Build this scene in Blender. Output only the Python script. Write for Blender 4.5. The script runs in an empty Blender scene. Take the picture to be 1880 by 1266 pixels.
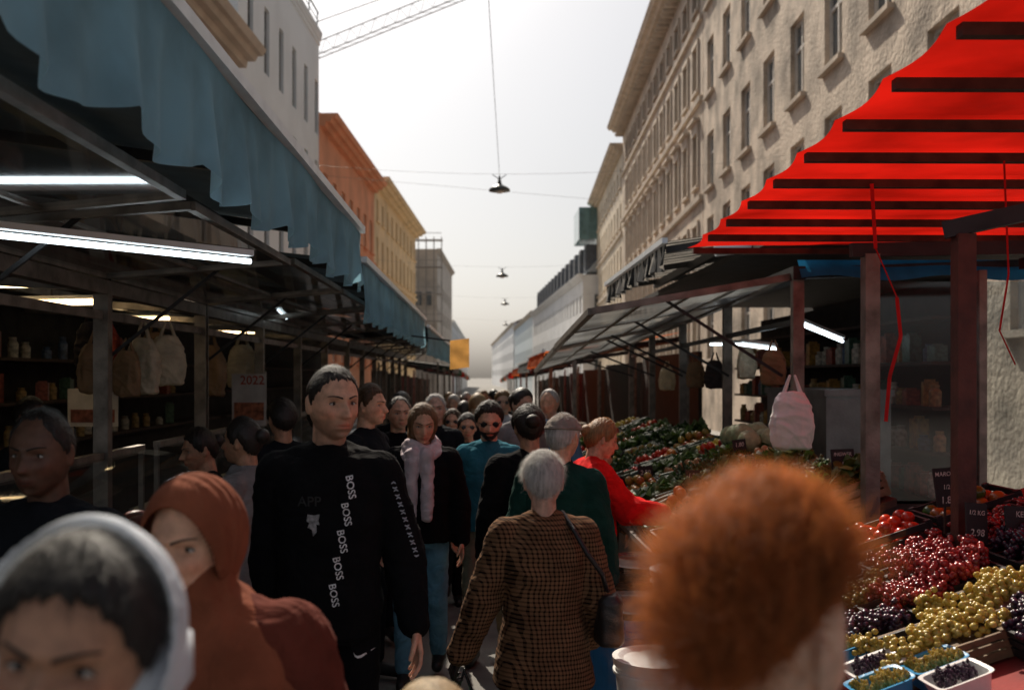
import bpy, math, random
import numpy as np
from mathutils import Vector, Matrix
from mathutils.bvhtree import BVHTree
R=random.Random(7); rng=np.random.RandomState(3)
scene=bpy.context.scene; COL=scene.collection
ORG={}
def s01(t): t=np.clip(t,0,1); return t*t*(3-2*t)
_ks=rng.normal(size=(40,3)); _ph=rng.rand(40)*6.28
def nz(P,sc,seed=0):
    r=0
    for i in range(6):
        k=_ks[(seed*6+i)%40]; r=r+np.sin(P@k*sc+_ph[(seed*5+i)%40])
    return r/6
# ---------- materials
def mat(name,c,rough=.7,metal=0,var=.2,vs=6,bump=.15,bs=60,tr=0,alpha=1,em=0,emc=None,island=None,vcol=False,coat=0,stripe=None,spec=.5):
    m=bpy.data.materials.new(name); m.use_nodes=True; nt=m.node_tree; N=nt.nodes; L=nt.links
    b=N['Principled BSDF']; out=N['Material Output']
    tc=N.new('ShaderNodeTexCoord'); no=N.new('ShaderNodeTexNoise'); no.inputs['Scale'].default_value=vs; no.inputs['Detail'].default_value=6
    L.new(tc.outputs['Object'],no.inputs['Vector'])
    mx=N.new('ShaderNodeMix'); mx.data_type='RGBA'; mx.blend_type='MULTIPLY'; mx.inputs[0].default_value=1
    rp=N.new('ShaderNodeValToRGB'); lo=max(0,1-var*1.3); hi=1+var*.35
    rp.color_ramp.elements[0].position=.3; rp.color_ramp.elements[0].color=(lo,lo,lo,1); rp.color_ramp.elements[1].position=.62; rp.color_ramp.elements[1].color=(hi,hi,hi,1)
    L.new(no.outputs['Fac'],rp.inputs[0]); L.new(rp.outputs[0],mx.inputs[7])
    mx.inputs[6].default_value=(*c,1)
    if island:
        g=N.new('ShaderNodeNewGeometry'); ir=N.new('ShaderNodeValToRGB'); el=ir.color_ramp.elements
        while len(el)<len(island): el.new(.5)
        for i,cc in enumerate(island): el[i].position=i/(len(island)-1); el[i].color=(*cc,1)
        L.new(g.outputs['Random Per Island'],ir.inputs[0]); L.new(ir.outputs[0],mx.inputs[6])
    if vcol:
        a=N.new('ShaderNodeAttribute'); a.attribute_name='Col'; L.new(a.outputs['Color'],mx.inputs[6])
    if stripe:
        sp=N.new('ShaderNodeSeparateXYZ'); L.new(tc.outputs['Object'],sp.inputs[0])
        def frac(sock,per,w):
            a=N.new('ShaderNodeMath'); a.operation='DIVIDE'; L.new(sock,a.inputs[0]); a.inputs[1].default_value=per
            f=N.new('ShaderNodeMath'); f.operation='FRACT'; L.new(a.outputs[0],f.inputs[0])
            l=N.new('ShaderNodeMath'); l.operation='LESS_THAN'; L.new(f.outputs[0],l.inputs[0]); l.inputs[1].default_value=w; return l.outputs[0]
        kind,per,w,c2=stripe
        if kind=='check':
            ad=N.new('ShaderNodeMath'); ad.operation='ADD'; L.new(sp.outputs[0],ad.inputs[0]); L.new(sp.outputs[1],ad.inputs[1])
            f1=frac(ad.outputs[0],per,w); f2=frac(sp.outputs[2],per,w)
            mm=N.new('ShaderNodeMath'); mm.operation='ADD'; L.new(f1,mm.inputs[0]); L.new(f2,mm.inputs[1])
            dv=N.new('ShaderNodeMath'); dv.operation='MULTIPLY'; L.new(mm.outputs[0],dv.inputs[0]); dv.inputs[1].default_value=.5; fac=dv.outputs[0]
        else:
            fac=frac(sp.outputs['XYZ'.index(kind)],per,w)
        m2=N.new('ShaderNodeMix'); m2.data_type='RGBA'; m2.inputs[6].default_value=(*c,1); m2.inputs[7].default_value=(*c2,1)
        L.new(fac,m2.inputs[0]); L.new(m2.outputs[2],mx.inputs[6])
    L.new(mx.outputs[2],b.inputs['Base Color'])
    b.inputs['Roughness'].default_value=rough; b.inputs['Metallic'].default_value=metal; b.inputs['Alpha'].default_value=alpha
    b.inputs['Specular IOR Level'].default_value=spec
    if coat: b.inputs['Coat Weight'].default_value=coat
    if bump:
        n2=N.new('ShaderNodeTexNoise'); n2.inputs['Scale'].default_value=bs; n2.inputs['Detail'].default_value=5
        L.new(tc.outputs['Object'],n2.inputs['Vector'])
        bp=N.new('ShaderNodeBump'); bp.inputs['Strength'].default_value=min(1,bump*2); bp.inputs['Distance'].default_value=.4/bs
        L.new(n2.outputs['Fac'],bp.inputs['Height']); L.new(bp.outputs[0],b.inputs['Normal'])
    if em:
        b.inputs['Emission Color'].default_value=(*(emc or c),1); b.inputs['Emission Strength'].default_value=em
    if tr:
        t=N.new('ShaderNodeBsdfTranslucent'); L.new(mx.outputs[2],t.inputs['Color'])
        ms=N.new('ShaderNodeMixShader'); ms.inputs[0].default_value=tr
        L.new(b.outputs[0],ms.inputs[1]); L.new(t.outputs[0],ms.inputs[2]); L.new(ms.outputs[0],out.inputs['Surface'])
    return m
def cloth(name,c,fine=300,tr=0,**k):
    m=mat(name,c,rough=.95,var=.22,vs=9,bump=0,tr=tr,spec=.12,**k); nt=m.node_tree; N=nt.nodes; L=nt.links; b=N['Principled BSDF']
    tc=N.new('ShaderNodeTexCoord'); a=N.new('ShaderNodeTexNoise'); a.inputs['Scale'].default_value=6; a.inputs['Detail'].default_value=3; a.inputs['Distortion'].default_value=1.6
    w=N.new('ShaderNodeTexNoise'); w.inputs['Scale'].default_value=fine
    L.new(tc.outputs['Object'],a.inputs['Vector']); L.new(tc.outputs['Object'],w.inputs['Vector'])
    b1=N.new('ShaderNodeBump'); b1.inputs['Strength'].default_value=.7; b1.inputs['Distance'].default_value=.035
    b2=N.new('ShaderNodeBump'); b2.inputs['Strength'].default_value=.35; b2.inputs['Distance'].default_value=.002
    L.new(a.outputs['Fac'],b1.inputs['Height']); L.new(w.outputs['Fac'],b2.inputs['Height']); L.new(b1.outputs[0],b2.inputs['Normal']); L.new(b2.outputs[0],b.inputs['Normal'])
    return m
def glassmat(name,tint,refl=.05):
    m=bpy.data.materials.new(name); m.use_nodes=True; nt=m.node_tree; N=nt.nodes; L=nt.links; N.remove(N['Principled BSDF']); out=N['Material Output']
    t=N.new('ShaderNodeBsdfTransparent'); t.inputs[0].default_value=(*tint,1); gl=N.new('ShaderNodeBsdfGlossy'); gl.inputs['Roughness'].default_value=.06
    lw=N.new('ShaderNodeLayerWeight'); lw.inputs[0].default_value=.25; ml=N.new('ShaderNodeMath'); ml.operation='MULTIPLY'; ml.inputs[1].default_value=.55; L.new(lw.outputs['Fresnel'],ml.inputs[0])
    ad=N.new('ShaderNodeMath'); ad.operation='ADD'; ad.use_clamp=True; ad.inputs[1].default_value=refl; L.new(ml.outputs[0],ad.inputs[0])
    d=N.new('ShaderNodeBsdfDiffuse'); d.inputs[0].default_value=(.3,.3,.28,1); no=N.new('ShaderNodeTexNoise'); no.inputs['Scale'].default_value=3; no.inputs['Detail'].default_value=8; mu=N.new('ShaderNodeMath'); mu.operation='MULTIPLY'; mu.inputs[1].default_value=.08; L.new(no.outputs[0],mu.inputs[0])
    m1=N.new('ShaderNodeMixShader'); L.new(ad.outputs[0],m1.inputs[0]); L.new(t.outputs[0],m1.inputs[1]); L.new(gl.outputs[0],m1.inputs[2])
    m2=N.new('ShaderNodeMixShader'); L.new(mu.outputs[0],m2.inputs[0]); L.new(m1.outputs[0],m2.inputs[1]); L.new(d.outputs[0],m2.inputs[2]); L.new(m2.outputs[0],out.inputs['Surface']); return m
# ---------- geometry accumulator
def frame(d):
    d=Vector(d).normalized(); a=Vector((0,0,1)) if abs(d.z)<.95 else Vector((0,1,0))
    x=a.cross(d).normalized(); y=d.cross(x); return x,y,d
class G:
    def __init__(s): s.v=[];s.f=[];s.m=[]
    def add(s,vs,fs,mi=0):
        o=len(s.v); s.v+=[(float(p[0]),float(p[1]),float(p[2])) for p in vs]; s.f+=[tuple(i+o for i in f) for f in fs]; s.m+=[mi]*len(fs)
    def box(s,c,sz,mi=0,M=None):
        vs=[]
        for i in (-.5,.5):
            for j in (-.5,.5):
                for k in (-.5,.5):
                    p=Vector((i*sz[0],j*sz[1],k*sz[2]))
                    if M is not None: p=M@p
                    vs.append(p+Vector(c))
        s.add(vs,[(0,1,3,2),(4,6,7,5),(0,4,5,1),(2,3,7,6),(0,2,6,4),(1,5,7,3)],mi)
    def beam(s,a,b,w,h=None,mi=0):
        a=Vector(a);b=Vector(b);h=h or w; x,y,d=frame(b-a); M=Matrix((x,y,d)).transposed()
        s.box((a+b)/2,(w,h,(b-a).length),mi,M)
    def cyl(s,a,b,r1,r2=None,mi=0,n=14):
        r2=r1 if r2 is None else r2; a=Vector(a);b=Vector(b);x,y,d=frame(b-a); vs=[]
        for c,r in((a,r1),(b,r2)):
            for i in range(n):
                t=2*math.pi*i/n; vs.append(c+x*(r*math.cos(t))+y*(r*math.sin(t)))
        fs=[(i,(i+1)%n,n+(i+1)%n,n+i) for i in range(n)]+[tuple(range(n))[::-1],tuple(range(n,2*n))]
        s.add(vs,fs,mi)
    def rings(s,rs,mi=0,cap=True):
        n=len(rs[0]); vs=[p for r in rs for p in r]; fs=[]
        for k in range(len(rs)-1):
            for i in range(n): fs.append((k*n+i,k*n+(i+1)%n,(k+1)*n+(i+1)%n,(k+1)*n+i))
        if cap: fs+=[tuple(range(n))[::-1],tuple(range((len(rs)-1)*n,len(rs)*n))]
        s.add(vs,fs,mi)
    def cap(s,a,b,ra,rb,mi=0,n=14):
        a=Vector(a);b=Vector(b);x,y,d=frame(b-a); rs=[]
        for k in range(5):
            t=math.pi/2*(k+.3)/5; rs.append((a-d*ra*math.cos(t),ra*math.sin(t)))
        rs.append((a,ra)); rs.append((b,rb))
        for k in range(5):
            t=math.pi/2*(4.7-k)/5; rs.append((b+d*rb*math.cos(t),rb*math.sin(t)))
        s.rings([[c+x*(r*math.cos(2*math.pi*i/n))+y*(r*math.sin(2*math.pi*i/n)) for i in range(n)] for c,r in rs],mi)
    def ell(s,c,r,mi=0,n=14,M=None):
        rs=[]
        for k in range(n-1):
            t=math.pi*(k+.5)/(n-1); ring=[]
            for i in range(n):
                f=2*math.pi*i/n; p=Vector((r[0]*math.sin(t)*math.cos(f),r[1]*math.sin(t)*math.sin(f),-r[2]*math.cos(t)))
                if M is not None: p=M@p
                ring.append(p+Vector(c))
            rs.append(ring)
        s.rings(rs,mi)
    def loft(s,secs,mi=0,n=28,e=2.3,cap=True,fold=0):
        rs=[]
        for (cx,cy,z,rx,ry) in secs:
            ring=[]
            for i in range(n):
                t=2*math.pi*i/n; c,q=math.cos(t),math.sin(t); f=1+fold*math.sin(7*t+z*9)+fold*.6*math.sin(11*t-z*14)
                ring.append((cx+rx*f*math.copysign(abs(c)**(2/e),c),cy+ry*f*math.copysign(abs(q)**(2/e),q),z))
            rs.append(ring)
        s.rings(rs,mi,cap)
    def grid(s,fn,nu,nv,mi=0):
        vs=[fn(i/nu,j/nv) for i in range(nu+1) for j in range(nv+1)]
        s.add(vs,[(i*(nv+1)+j,(i+1)*(nv+1)+j,(i+1)*(nv+1)+j+1,i*(nv+1)+j+1) for i in range(nu) for j in range(nv)],mi)
    def obj(s,name,mats,parent=None,smooth=False,origin=None,solid=0):
        v=np.array(s.v)
        if origin is None: origin=((v[:,0].min()+v[:,0].max())/2,(v[:,1].min()+v[:,1].max())/2,v[:,2].min())
        origin=np.array(origin,float)
        me=bpy.data.meshes.new(name); me.from_pydata((v-origin).tolist(),[],s.f)
        return wrap(me,name,mats,parent,smooth,origin,s.m,solid)
def wrap(me,name,mats,parent=None,smooth=False,origin=(0,0,0),mi=None,solid=0):
    if not isinstance(mats,(list,tuple)): mats=[mats]
    me.materials.clear()
    for m in mats: me.materials.append(m)
    if mi is not None and len(mats)>1: me.polygons.foreach_set('material_index',mi)
    if smooth: me.polygons.foreach_set('use_smooth',[True]*len(me.polygons))
    me.update(); o=bpy.data.objects.new(name,me); COL.objects.link(o)
    ORG[o.name]=np.array(origin,float)
    place(o,parent)
    if solid:
        md=o.modifiers.new('s','SOLIDIFY'); md.thickness=solid
    return o
def place(o,parent):
    if parent is None: o.location=ORG[o.name]
    else: o.parent=parent; o.location=ORG[o.name]-ORG[parent.name]
def tag(o,label,cat,group=None,kind=None):
    o['label']=label; o['category']=cat
    if group:o['group']=group
    if kind:o['kind']=kind
    return o
def root(name,label,cat,loc,group=None):
    o=bpy.data.objects.new(name,None); o.empty_display_size=.2; COL.objects.link(o); ORG[o.name]=np.array(loc,float); o.location=loc
    return tag(o,label,cat,group)
def bobj(name,a,b,w,h,m,parent):
    g=G(); g.beam(a,b,w,h); return g.obj(name,[m],parent)
def textgeo(t,size):
    cu=bpy.data.curves.new('t','FONT'); cu.body=t; cu.size=size; cu.align_x='CENTER'; cu.align_y='CENTER'; cu.resolution_u=3; cu.offset=size*.012
    o=bpy.data.objects.new('t',cu); COL.objects.link(o); dg=bpy.context.evaluated_depsgraph_get()
    me=bpy.data.meshes.new_from_object(o.evaluated_get(dg)); v=[tuple(p.co) for p in me.vertices]; f=[tuple(p.vertices) for p in me.polygons]
    bpy.data.objects.remove(o); return v,f
def remesh(g,vox,sm=3,disp=0):
    me=bpy.data.meshes.new('t'); me.from_pydata(g.v,[],g.f); o=bpy.data.objects.new('t',me); COL.objects.link(o)
    m=o.modifiers.new('r','REMESH'); m.mode='VOXEL'; m.voxel_size=vox; m.use_smooth_shade=True
    if sm:
        m=o.modifiers.new('s','SMOOTH'); m.factor=.5; m.iterations=sm
    dg=bpy.context.evaluated_depsgraph_get(); out=bpy.data.meshes.new_from_object(o.evaluated_get(dg)); bpy.data.objects.remove(o)
    if disp:
        n=len(out.vertices); P=np.zeros(n*3); out.vertices.foreach_get('co',P); P=P.reshape(-1,3); Nn=np.zeros(n*3); out.vertices.foreach_get('normal',Nn); Nn=Nn.reshape(-1,3)
        Q=P+.05*np.stack([nz(P,14,1),nz(P,14,2),nz(P,14,3)],1); Q=Q*np.array([.8,.8,1.5])
        a=nz(Q,22,0); a2=nz(Q,50,4)
        P=P+Nn*(disp*(1-2*np.abs(a)**.7)+disp*.4*(1-2*np.abs(a2)**.8))[:,None]
        out.vertices.foreach_set('co',P.ravel()); out.update()
    return out
# ---------- heads
_hg={}
def hgrid(n):
    if n in _hg: return _hg[n]
    U=[(0,0,-1)]
    for k in range(1,n):
        t=math.pi*k/n
        for i in range(n):
            f=2*math.pi*i/n; U.append((math.sin(t)*math.sin(f),math.sin(t)*math.cos(f),-math.cos(t)))
    U.append((0,0,1)); F=[]; top=len(U)-1
    for i in range(n): F.append((0,1+(i+1)%n,1+i)); F.append((top,top-n+i,top-n+(i+1)%n))
    for k in range(n-2):
        for i in range(n): F.append((1+k*n+i,1+k*n+(i+1)%n,1+(k+1)*n+(i+1)%n,1+(k+1)*n+i))
    _hg[n]=(np.array(U),F); return _hg[n]
def hshape(U,male=1,feat=True,q=(1,1,1)):
    u,v,w=U[:,0],U[:,1],U[:,2]; t=np.clip(-w,0,1)
    x=.078*u*(.97+.03*q[1]); y=.098*v.copy(); z=.117*w.copy()
    x=x*(1-(.17 if male else .27)*q[1]*t**1.5); x=x*(1+.05*s01((w+.1)/.5)*(1-s01((w-.6)/.4)))
    fr=s01(v/.5)
    y=y+fr*.028*t**1.3; y=np.where(v<0,y*(1-.22*t),y)
    y=np.where(v>0,y-.006*(1-t)*fr,y)
    if feat:
        ax=np.abs(x); g=lambda a,b,c,d: np.exp(-((ax-a)/b)**2-((z-c)/d)**2)
        prof=s01((.026-z)/.060)*s01((z+.046)/.009)
        y=y+fr*(.027*q[0]*np.exp(-(ax/(.0080+.0055*prof))**2)*prof)
        y=y+fr*.010*g(.0125,.0065,-.035,.007)
        y=y-fr*.015*g(.031,.017,.004,.012)
        y=y+fr*.008*q[2]*np.exp(-((z-.025)/.010)**2)*s01((.06-ax)/.03)
        y=y+fr*.008*g(.048,.016,-.028,.015)
        y=y-fr*.006*g(.054,.014,-.06,.022)
        y=y-fr*.004*g(.026,.006,-.052,.014)
        y=y+fr*(.008*g(0,.021,-.0605,.005)+.009*g(0,.018,-.0735,.0055)-.008*g(0,.027,-.067,.0028))
        y=y-fr*.006*g(0,.022,-.087,.006)+fr*.010*g(0,.022,-.103,.012)
        y=y+fr*.004*np.exp(-((ax-.034)/.018)**2-((z+.008)/.005)**2)*.8
    return np.stack([x,y,z],1)
LN={'short':([0,.5,.8,1.05,1.3,1.5,1.75,2.2,3.15],[.070,.071,.060,.034,.012,-.015,.02,-.045,-.078]),
    'reced':([0,.3,.6,.85,1.15,1.5,1.75,2.2,3.15],[.088,.098,.092,.06,.025,-.012,.015,-.045,-.075]),
    'long':([0,.5,.85,1.1,1.5,3.15],[.074,.070,.03,-.09,-.13,-.13]),
    'tied':([0,.5,.85,1.1,1.5,1.75,2.2,3.15],[.070,.066,.045,.012,-.02,.01,-.05,-.085]),
    'curly':([0,.5,.85,1.1,1.35,1.6,1.85,2.15,2.5,3.15],[.07,.065,.055,.055,.05,.045,.025,-.005,-.03,-.045])}
def hairoff(U,P,style,th):
    a=np.arctan2(np.abs(U[:,0]),U[:,1]); zl=np.interp(a,*LN[style])+.004*np.sin(a*23)+.003*np.sin(a*41+1); d=P[:,2]-zl
    return -.006+s01(d/.012)*(.008+th*(.35+.65*s01(d/.06)))
def ribbons(B,Nn,n,L,w,down=.5,curl=0,seed=1,lift=.5,segs=5):
    r=np.random.RandomState(seed); idx=r.randint(0,len(B),n); g=G(); fs=[]
    b=B[idx]+r.normal(size=(n,3))*.003; nn=Nn[idx]; tg=r.normal(size=(n,3))*.35+np.array([0,-.35,-down]); tg-=nn*np.sum(tg*nn,1)[:,None]; tg/=np.linalg.norm(tg,axis=1)[:,None]+1e-6
    side=np.cross(nn,tg); Ls=L*(.5+.9*r.rand(n)); ph=r.rand(n)*6.28; fq=3+3*r.rand(n)
    cl=nz(b,45,5); Ls=Ls*(1+.5*cl); ph=ph*.3+cl*4
    pts=[]
    for k in range(segs+1):
        t=k/segs; p=b+nn*(Ls*lift*(t-.35*t*t))[:,None]+tg*(Ls*(.25*t+.6*t*t))[:,None]
        if curl: p=p+(side*np.cos(ph+fq*t*2)[:,None]+nn*np.sin(ph+fq*t*2)[:,None])*curl*t
        ww=w*(1-.75*t)*.5; s2=side*math.cos(.5)+nn*math.sin(.5)*.3
        pts.append((p-s2*ww,p+s2*ww))
    A=np.stack([np.stack(q,1) for q in pts],1)
    vs=A.reshape(-1,3); m=2*(segs+1)
    for i in range(n):
        for k in range(segs): a0=i*m+2*k; fs.append((a0,a0+1,a0+3,a0+2))
    g.add(vs,fs); return g
def hand(g,W,D,Nn,side,curl=.5,s=1,grow=0):
    W=Vector(W);D=Vector(D).normalized();Nn=Vector(Nn);Nn=(Nn-D*Nn.dot(D)).normalized();S=D.cross(Nn)*side
    for i,(kl,fl) in enumerate(zip((.088,.092,.088,.08),(.074,.082,.076,.06))):
        o=(1.5-i)*.0215; k0=W+D*kl*s+S*o*s
        g.cap(W+D*.01+S*o*.6*s,k0,.0145+grow,.0105+grow,n=10)
        p=k0; a=curl*.5
        for j,(q,r1,r2) in enumerate(((.46,.0092,.0085),(.30,.0085,.0078),(.26,.0078,.0066))):
            dd=D*math.cos(a)+Nn*math.sin(a)+S*(1.5-i)*.05; e=p+dd.normalized()*fl*q*s; g.cap(p,e,r1+grow,r2+grow,n=8); p=e; a+=curl*.75
    t0=W+D*.02+S*.022; t1=t0+(D*.6+S*.55+Nn*.35).normalized()*.045*s; t2=t1+(D*.85+S*.2+Nn*.4).normalized()*.032*s; t3=t2+(D*.9+Nn*.45-S*.05).normalized()*.026*s
    g.cap(t0,t1,.0145+grow,.011+grow,n=10); g.cap(t1,t2,.0105+grow,.0095+grow,n=8); g.cap(t2,t3,.0095+grow,.0075+grow,n=8)
SK=mat('skin',(.4,.22,.15),rough=.5,var=.22,vs=35,bump=.3,bs=260,vcol=True,spec=.45)
SK.node_tree.nodes['Principled BSDF'].inputs['Subsurface Weight'].default_value=.15; SK.node_tree.nodes['Principled BSDF'].inputs['Subsurface Scale'].default_value=.012
EYEW=mat('eye_white',(.5,.46,.43),rough=.15,var=.05); IRIS=mat('iris',(.04,.025,.018),rough=.1,var=.1); LASH=mat('brow_hair',(.02,.014,.01),rough=.8)
BLK=mat('black_plastic',(.012,.012,.014),rough=.25,var=.1); GOLD=mat('gold',(.8,.55,.2),rough=.2,metal=1)
SHOE=mat('shoe_leather',(.02,.018,.017),rough=.5)
_hm={}
def hairmat(c,tr=.25,var=.3):
    if c in _hm: return _hm[c]
    m=mat('hair',c,rough=.45,var=var,vs=25,bump=.35,bs=120,tr=tr,spec=.5)
    tc=[n for n in m.node_tree.nodes if n.type=='TEX_COORD'][0]
    mp=m.node_tree.nodes.new('ShaderNodeMapping'); mp.inputs['Scale'].default_value=(3.2,3.2,.5)
    for l in list(m.node_tree.links):
        if l.from_node==tc: m.node_tree.links.new(mp.outputs[0],l.to_socket)
    m.node_tree.links.new(tc.outputs['Object'],mp.inputs[0]); _hm[c]=m; return m
RF=random.Random(21)
def person(label,x,y,h,yaw,hy=0,hp=0,hr=0,skin=(.42,.25,.17),hair=('short',(.03,.02,.015),.012),top=None,hem=.88,tt=.02,bottom=None,w=1,male=1,arms={},stride=.12,lod=2,
           scarf=None,stub=0,group='people walking through the market',gloves=None,glass=False,cap=None,flare=1,lean=0,belly=0,long=False,strand=0,beard=False,skirt=None,child=False,collar=0,gz=0,htr=.25,hn=1):
    vs_=(.0040,.0062,.013)[lod]; vc=(.0075,.010,.016)[lod]; qf=(RF.uniform(.85,1.2),RF.uniform(.8,1.25),RF.uniform(.6,1.3))
    neck=Vector((0,.0+lean*.5,1.505)); HM=Matrix.Translation(neck)@Matrix.Rotation(math.radians(hy),4,'Z')@Matrix.Rotation(-math.radians(hp),4,'X')@Matrix.Rotation(math.radians(hr),4,'Y')@Matrix.Translation((0,.026,.120))@Matrix.Scale(1.03,4)
    if child: HM=HM@Matrix.Scale(1.25,4)
    HMn=np.array(HM); tf=lambda P: P@HMn[:3,:3].T+HMn[:3,3]
    n=(150,90,44)[lod]; U,F=hgrid(n); P=hshape(U,male,True,qf)
    g=G(); g.add(tf(P),F)
    for sx in(-1,1):
        M=HM.to_3x3()@Matrix.Rotation(sx*.35,3,'Z')@Matrix.Rotation(-.15,3,'X')
        c=HM@Vector((sx*.0785,-.008,-.008)); g.ell(c,(.007,.017,.031),n=12,M=M); g.ell(HM@Vector((sx*.081,-.016,.004)),(.006,.012,.022),n=10,M=M)
    sh=.168*w; sy=lean*.4
    g.cap((0,-.012+sy,1.42),HM@Vector((0,-.025,-.05)),.060*(.5+.5*w),.054*(.5+.5*w))
    tors=[(0,0,.86,.13*w,.10),(0,0,.96,.160*w,.118+belly*.3),(0,.01,1.08,.140*w,.105+belly),(0,sy*.6,1.24,.158*w,.114+belly*.5),(0,sy,1.35,.160*w,.108),(0,sy,1.42,.115*w,.08),(0,sy,1.465,.062*w,.06)]
    g.loft(tors)
    J={}
    for nm,sx in(('L',-1),('R',1)):
        S=Vector((sx*sh,sy-.005,1.385)); e,wr=arms.get(nm,((sx*.065,-.03,-.27),(sx*.02,.07,-.235)))[:2]
        E=S+Vector(e); Wp=E+Vector(wr); J[nm]=(S,E,Wp,sx)
        g.cap((sx*.06*w,sy,1.40),S,.055,.050); g.cap((sx*.03,sy-.012,1.465),(sx*.13*w,sy-.008,1.415),.036,.036); g.cap(S,E,.048*w,.041); g.cap(E,Wp,.041,.027)
        ex=arms.get(nm,(0,0))[2:] ; cu=ex[0] if ex else .45; nn=ex[1] if len(ex)>1 else (-sx,.25,0)
        hand(g,Wp,(Wp-E),nn,sx if nn!=(0,0,-1) else -sx,cu)
    leg={}
    for sx in(-1,1):
        a=stride*sx; hip=Vector((sx*.088*w,0,.93)); k=Vector((sx*.095,.03+(a*.65 if a>0 else a*.3),.50)); an=Vector((sx*.095,a-.02,.09+(.03 if a<-.05 else 0)))
        leg[sx]=(hip,k,an); g.cap(hip,k,.078*w,.054); g.cap(k,an,.052,.036); g.cap(an+Vector((0,-.02,-.045)),an+Vector((0,.15,-.06)),.036,.028)
    me=remesh(g,vs_,sm=1 if lod==0 else 2)
    nv=len(me.vertices); V=np.zeros(nv*3); me.vertices.foreach_get('co',V); V=V.reshape(-1,3)
    Hi=np.array(HM.inverted()); Q=V@Hi[:3,:3].T+Hi[:3,3]; C=np.ones((nv,4)); C[:,:3]=np.array(skin); front=(Q[:,1]>.03)&(np.abs(Q[:,2])<.14)
    gg=lambda a,b,c,d: np.exp(-((np.abs(Q[:,0])-a)/b)**2-((Q[:,2]-c)/d)**2)*front
    def blend(mk,col,am): C[:,:3]=C[:,:3]*(1-(mk*am)[:,None])+np.array(col)*(mk*am)[:,None]
    sk=np.array(skin)
    C[:,:3]*=(1+.12*nz(Q,45,2)+.06*nz(Q,120,3))[:,None]
    blend(gg(.045,.022,-.03,.022),sk*np.array([1.12,.75,.7]),.6); blend(gg(0,.014,-.035,.014),sk*np.array([1.12,.75,.7]),.5); blend(np.clip(gg(0,.021,-.067,.0095)*1.8,0,1),sk*np.array([.85,.45,.42]),.85)
    blend(gg(0,.022,-.0672,.0016),sk*.25,.8)
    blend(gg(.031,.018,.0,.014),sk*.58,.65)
    if stub: blend(s01((-.038-Q[:,2])/.02)*(Q[:,1]>-.02)*(np.abs(Q[:,2])<.15)*(1-np.clip(gg(0,.02,-.067,.009)*1.5,0,1)),sk*.4,stub)
    if gloves:
        for nm in J: 
            Wp=np.array(J[nm][2]); mk=(np.linalg.norm(V-Wp,axis=1)<.22)*1.0; blend(mk,gloves,1)
    at=me.color_attributes.new('Col','FLOAT_COLOR','POINT'); at.data.foreach_set('color',C.ravel())
    body=wrap(me,'person',[SK],None,True); tag(body,label,'person',group)
    body.location=(x,y,gz); body.rotation_euler=(0,0,math.radians(yaw)); s=h/1.75; body.scale=(s,s,s)
    def sleeves(g,t):
        for nm,(S,E,Wp,sx) in J.items():
            g.cap((sx*.06*w,sy,1.395),S,.056+t*.7,.049+t*.8); g.cap((sx*.035,sy-.012,1.455),(sx*.13*w,sy-.008,1.41),.034+t*.5,.038+t*.6); g.cap(S,E,.050*w+t,.044+t); g.cap(E,Wp-(Wp-E)*.06,.044+t*1.1,.031+t*.8)
    g=G(); t=tt
    T2=[(a,b,z_,rx+t,ry+t) for a,b,z_,rx,ry in tors if z_>hem-.02]
    T2=T2[:-2]+[(0,sy,1.43,.105*w+t,.08+t*.8),(0,sy,1.480+collar,.062*w+t*.3,.062+t*.3)]
    bot=[(0,0,hem,(.170*w+t)*flare*(1 if hem>.8 else 1.04),(.125+t+belly*.5)*flare)]
    if hem<.85: T2=[q for q in T2 if q[2]>.94]
    g.loft(bot+T2,n=40); sleeves(g,t)
    tm=remesh(g,vc,sm=4,disp=.0065 if lod<2 else .004)
    to=wrap(tm,'jacket',[top],body,True)
    if skirt: 
        g=G(); g.loft([(0,0,.30,.185*w,.15),(0,0,.6,.19*w,.15),(0,0,.95,.16*w,.125)],n=40); wrap(remesh(g,vc,3,.006),'skirt',[skirt],body,True)
    else:
        g=G(); g.loft([(0,0,.84,.145*w,.112),(0,0,.97,.155*w,.12)])
        for sx,(hip,k,an) in leg.items(): g.cap(hip,k,.085*w,.07); g.cap(k,an+Vector((0,0,.02)),.068,.055)
        wrap(remesh(g,vc,4,.005),'trousers',[bottom],body,True)
    g=G()
    for sx,(hip,k,an) in leg.items(): 
        g.cap(an+Vector((0,-.03,-.04)),an+Vector((0,.16,-.052)),.047,.036); g.cap(an+Vector((0,-.02,0)),an+Vector((0,-.02,-.04)),.046,.044)
    wrap(remesh(g,vc,2),'shoes',[SHOE],body,True)
    if hair:
        st,hc,th=hair; hm_=hairmat(hc,htr,.6 if hn>2 else .3); off=hairoff(U,P,st,th); nr=P/np.linalg.norm(P,axis=1)[:,None]
        off=np.where(off>0,off*(1+hn*(.16*nz(nr*np.array([1,1,.35]),26,2)+.08*nz(nr,60,3))),off)
        HP=P+nr*off[:,None]; keep=[f for f in F if max(off[list(f)])>-.003]; g=G(); g.add(tf(HP),keep)
        if long=='bun':
            g.ell(HM@Vector((0,-.115,.03)),(.045,.04,.042),n=16)
        if long=='pony':
            g.cap(HM@Vector((0,-.11,.03)),HM@Vector((0,-.13,-.05)),.028,.03); g.cap(HM@Vector((0,-.13,-.05)),HM@Vector((0,-.11,-.2)),.03,.012)
        if long=='down':
            g.loft([tuple(HM@Vector((0,-.035,-.03)))+(.085,.075),tuple(HM@Vector((0,-.04,-.12)))+(.088,.06),tuple(HM@Vector((0,-.05,-.22)))+(.08,.045)],fold=.05)
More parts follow.
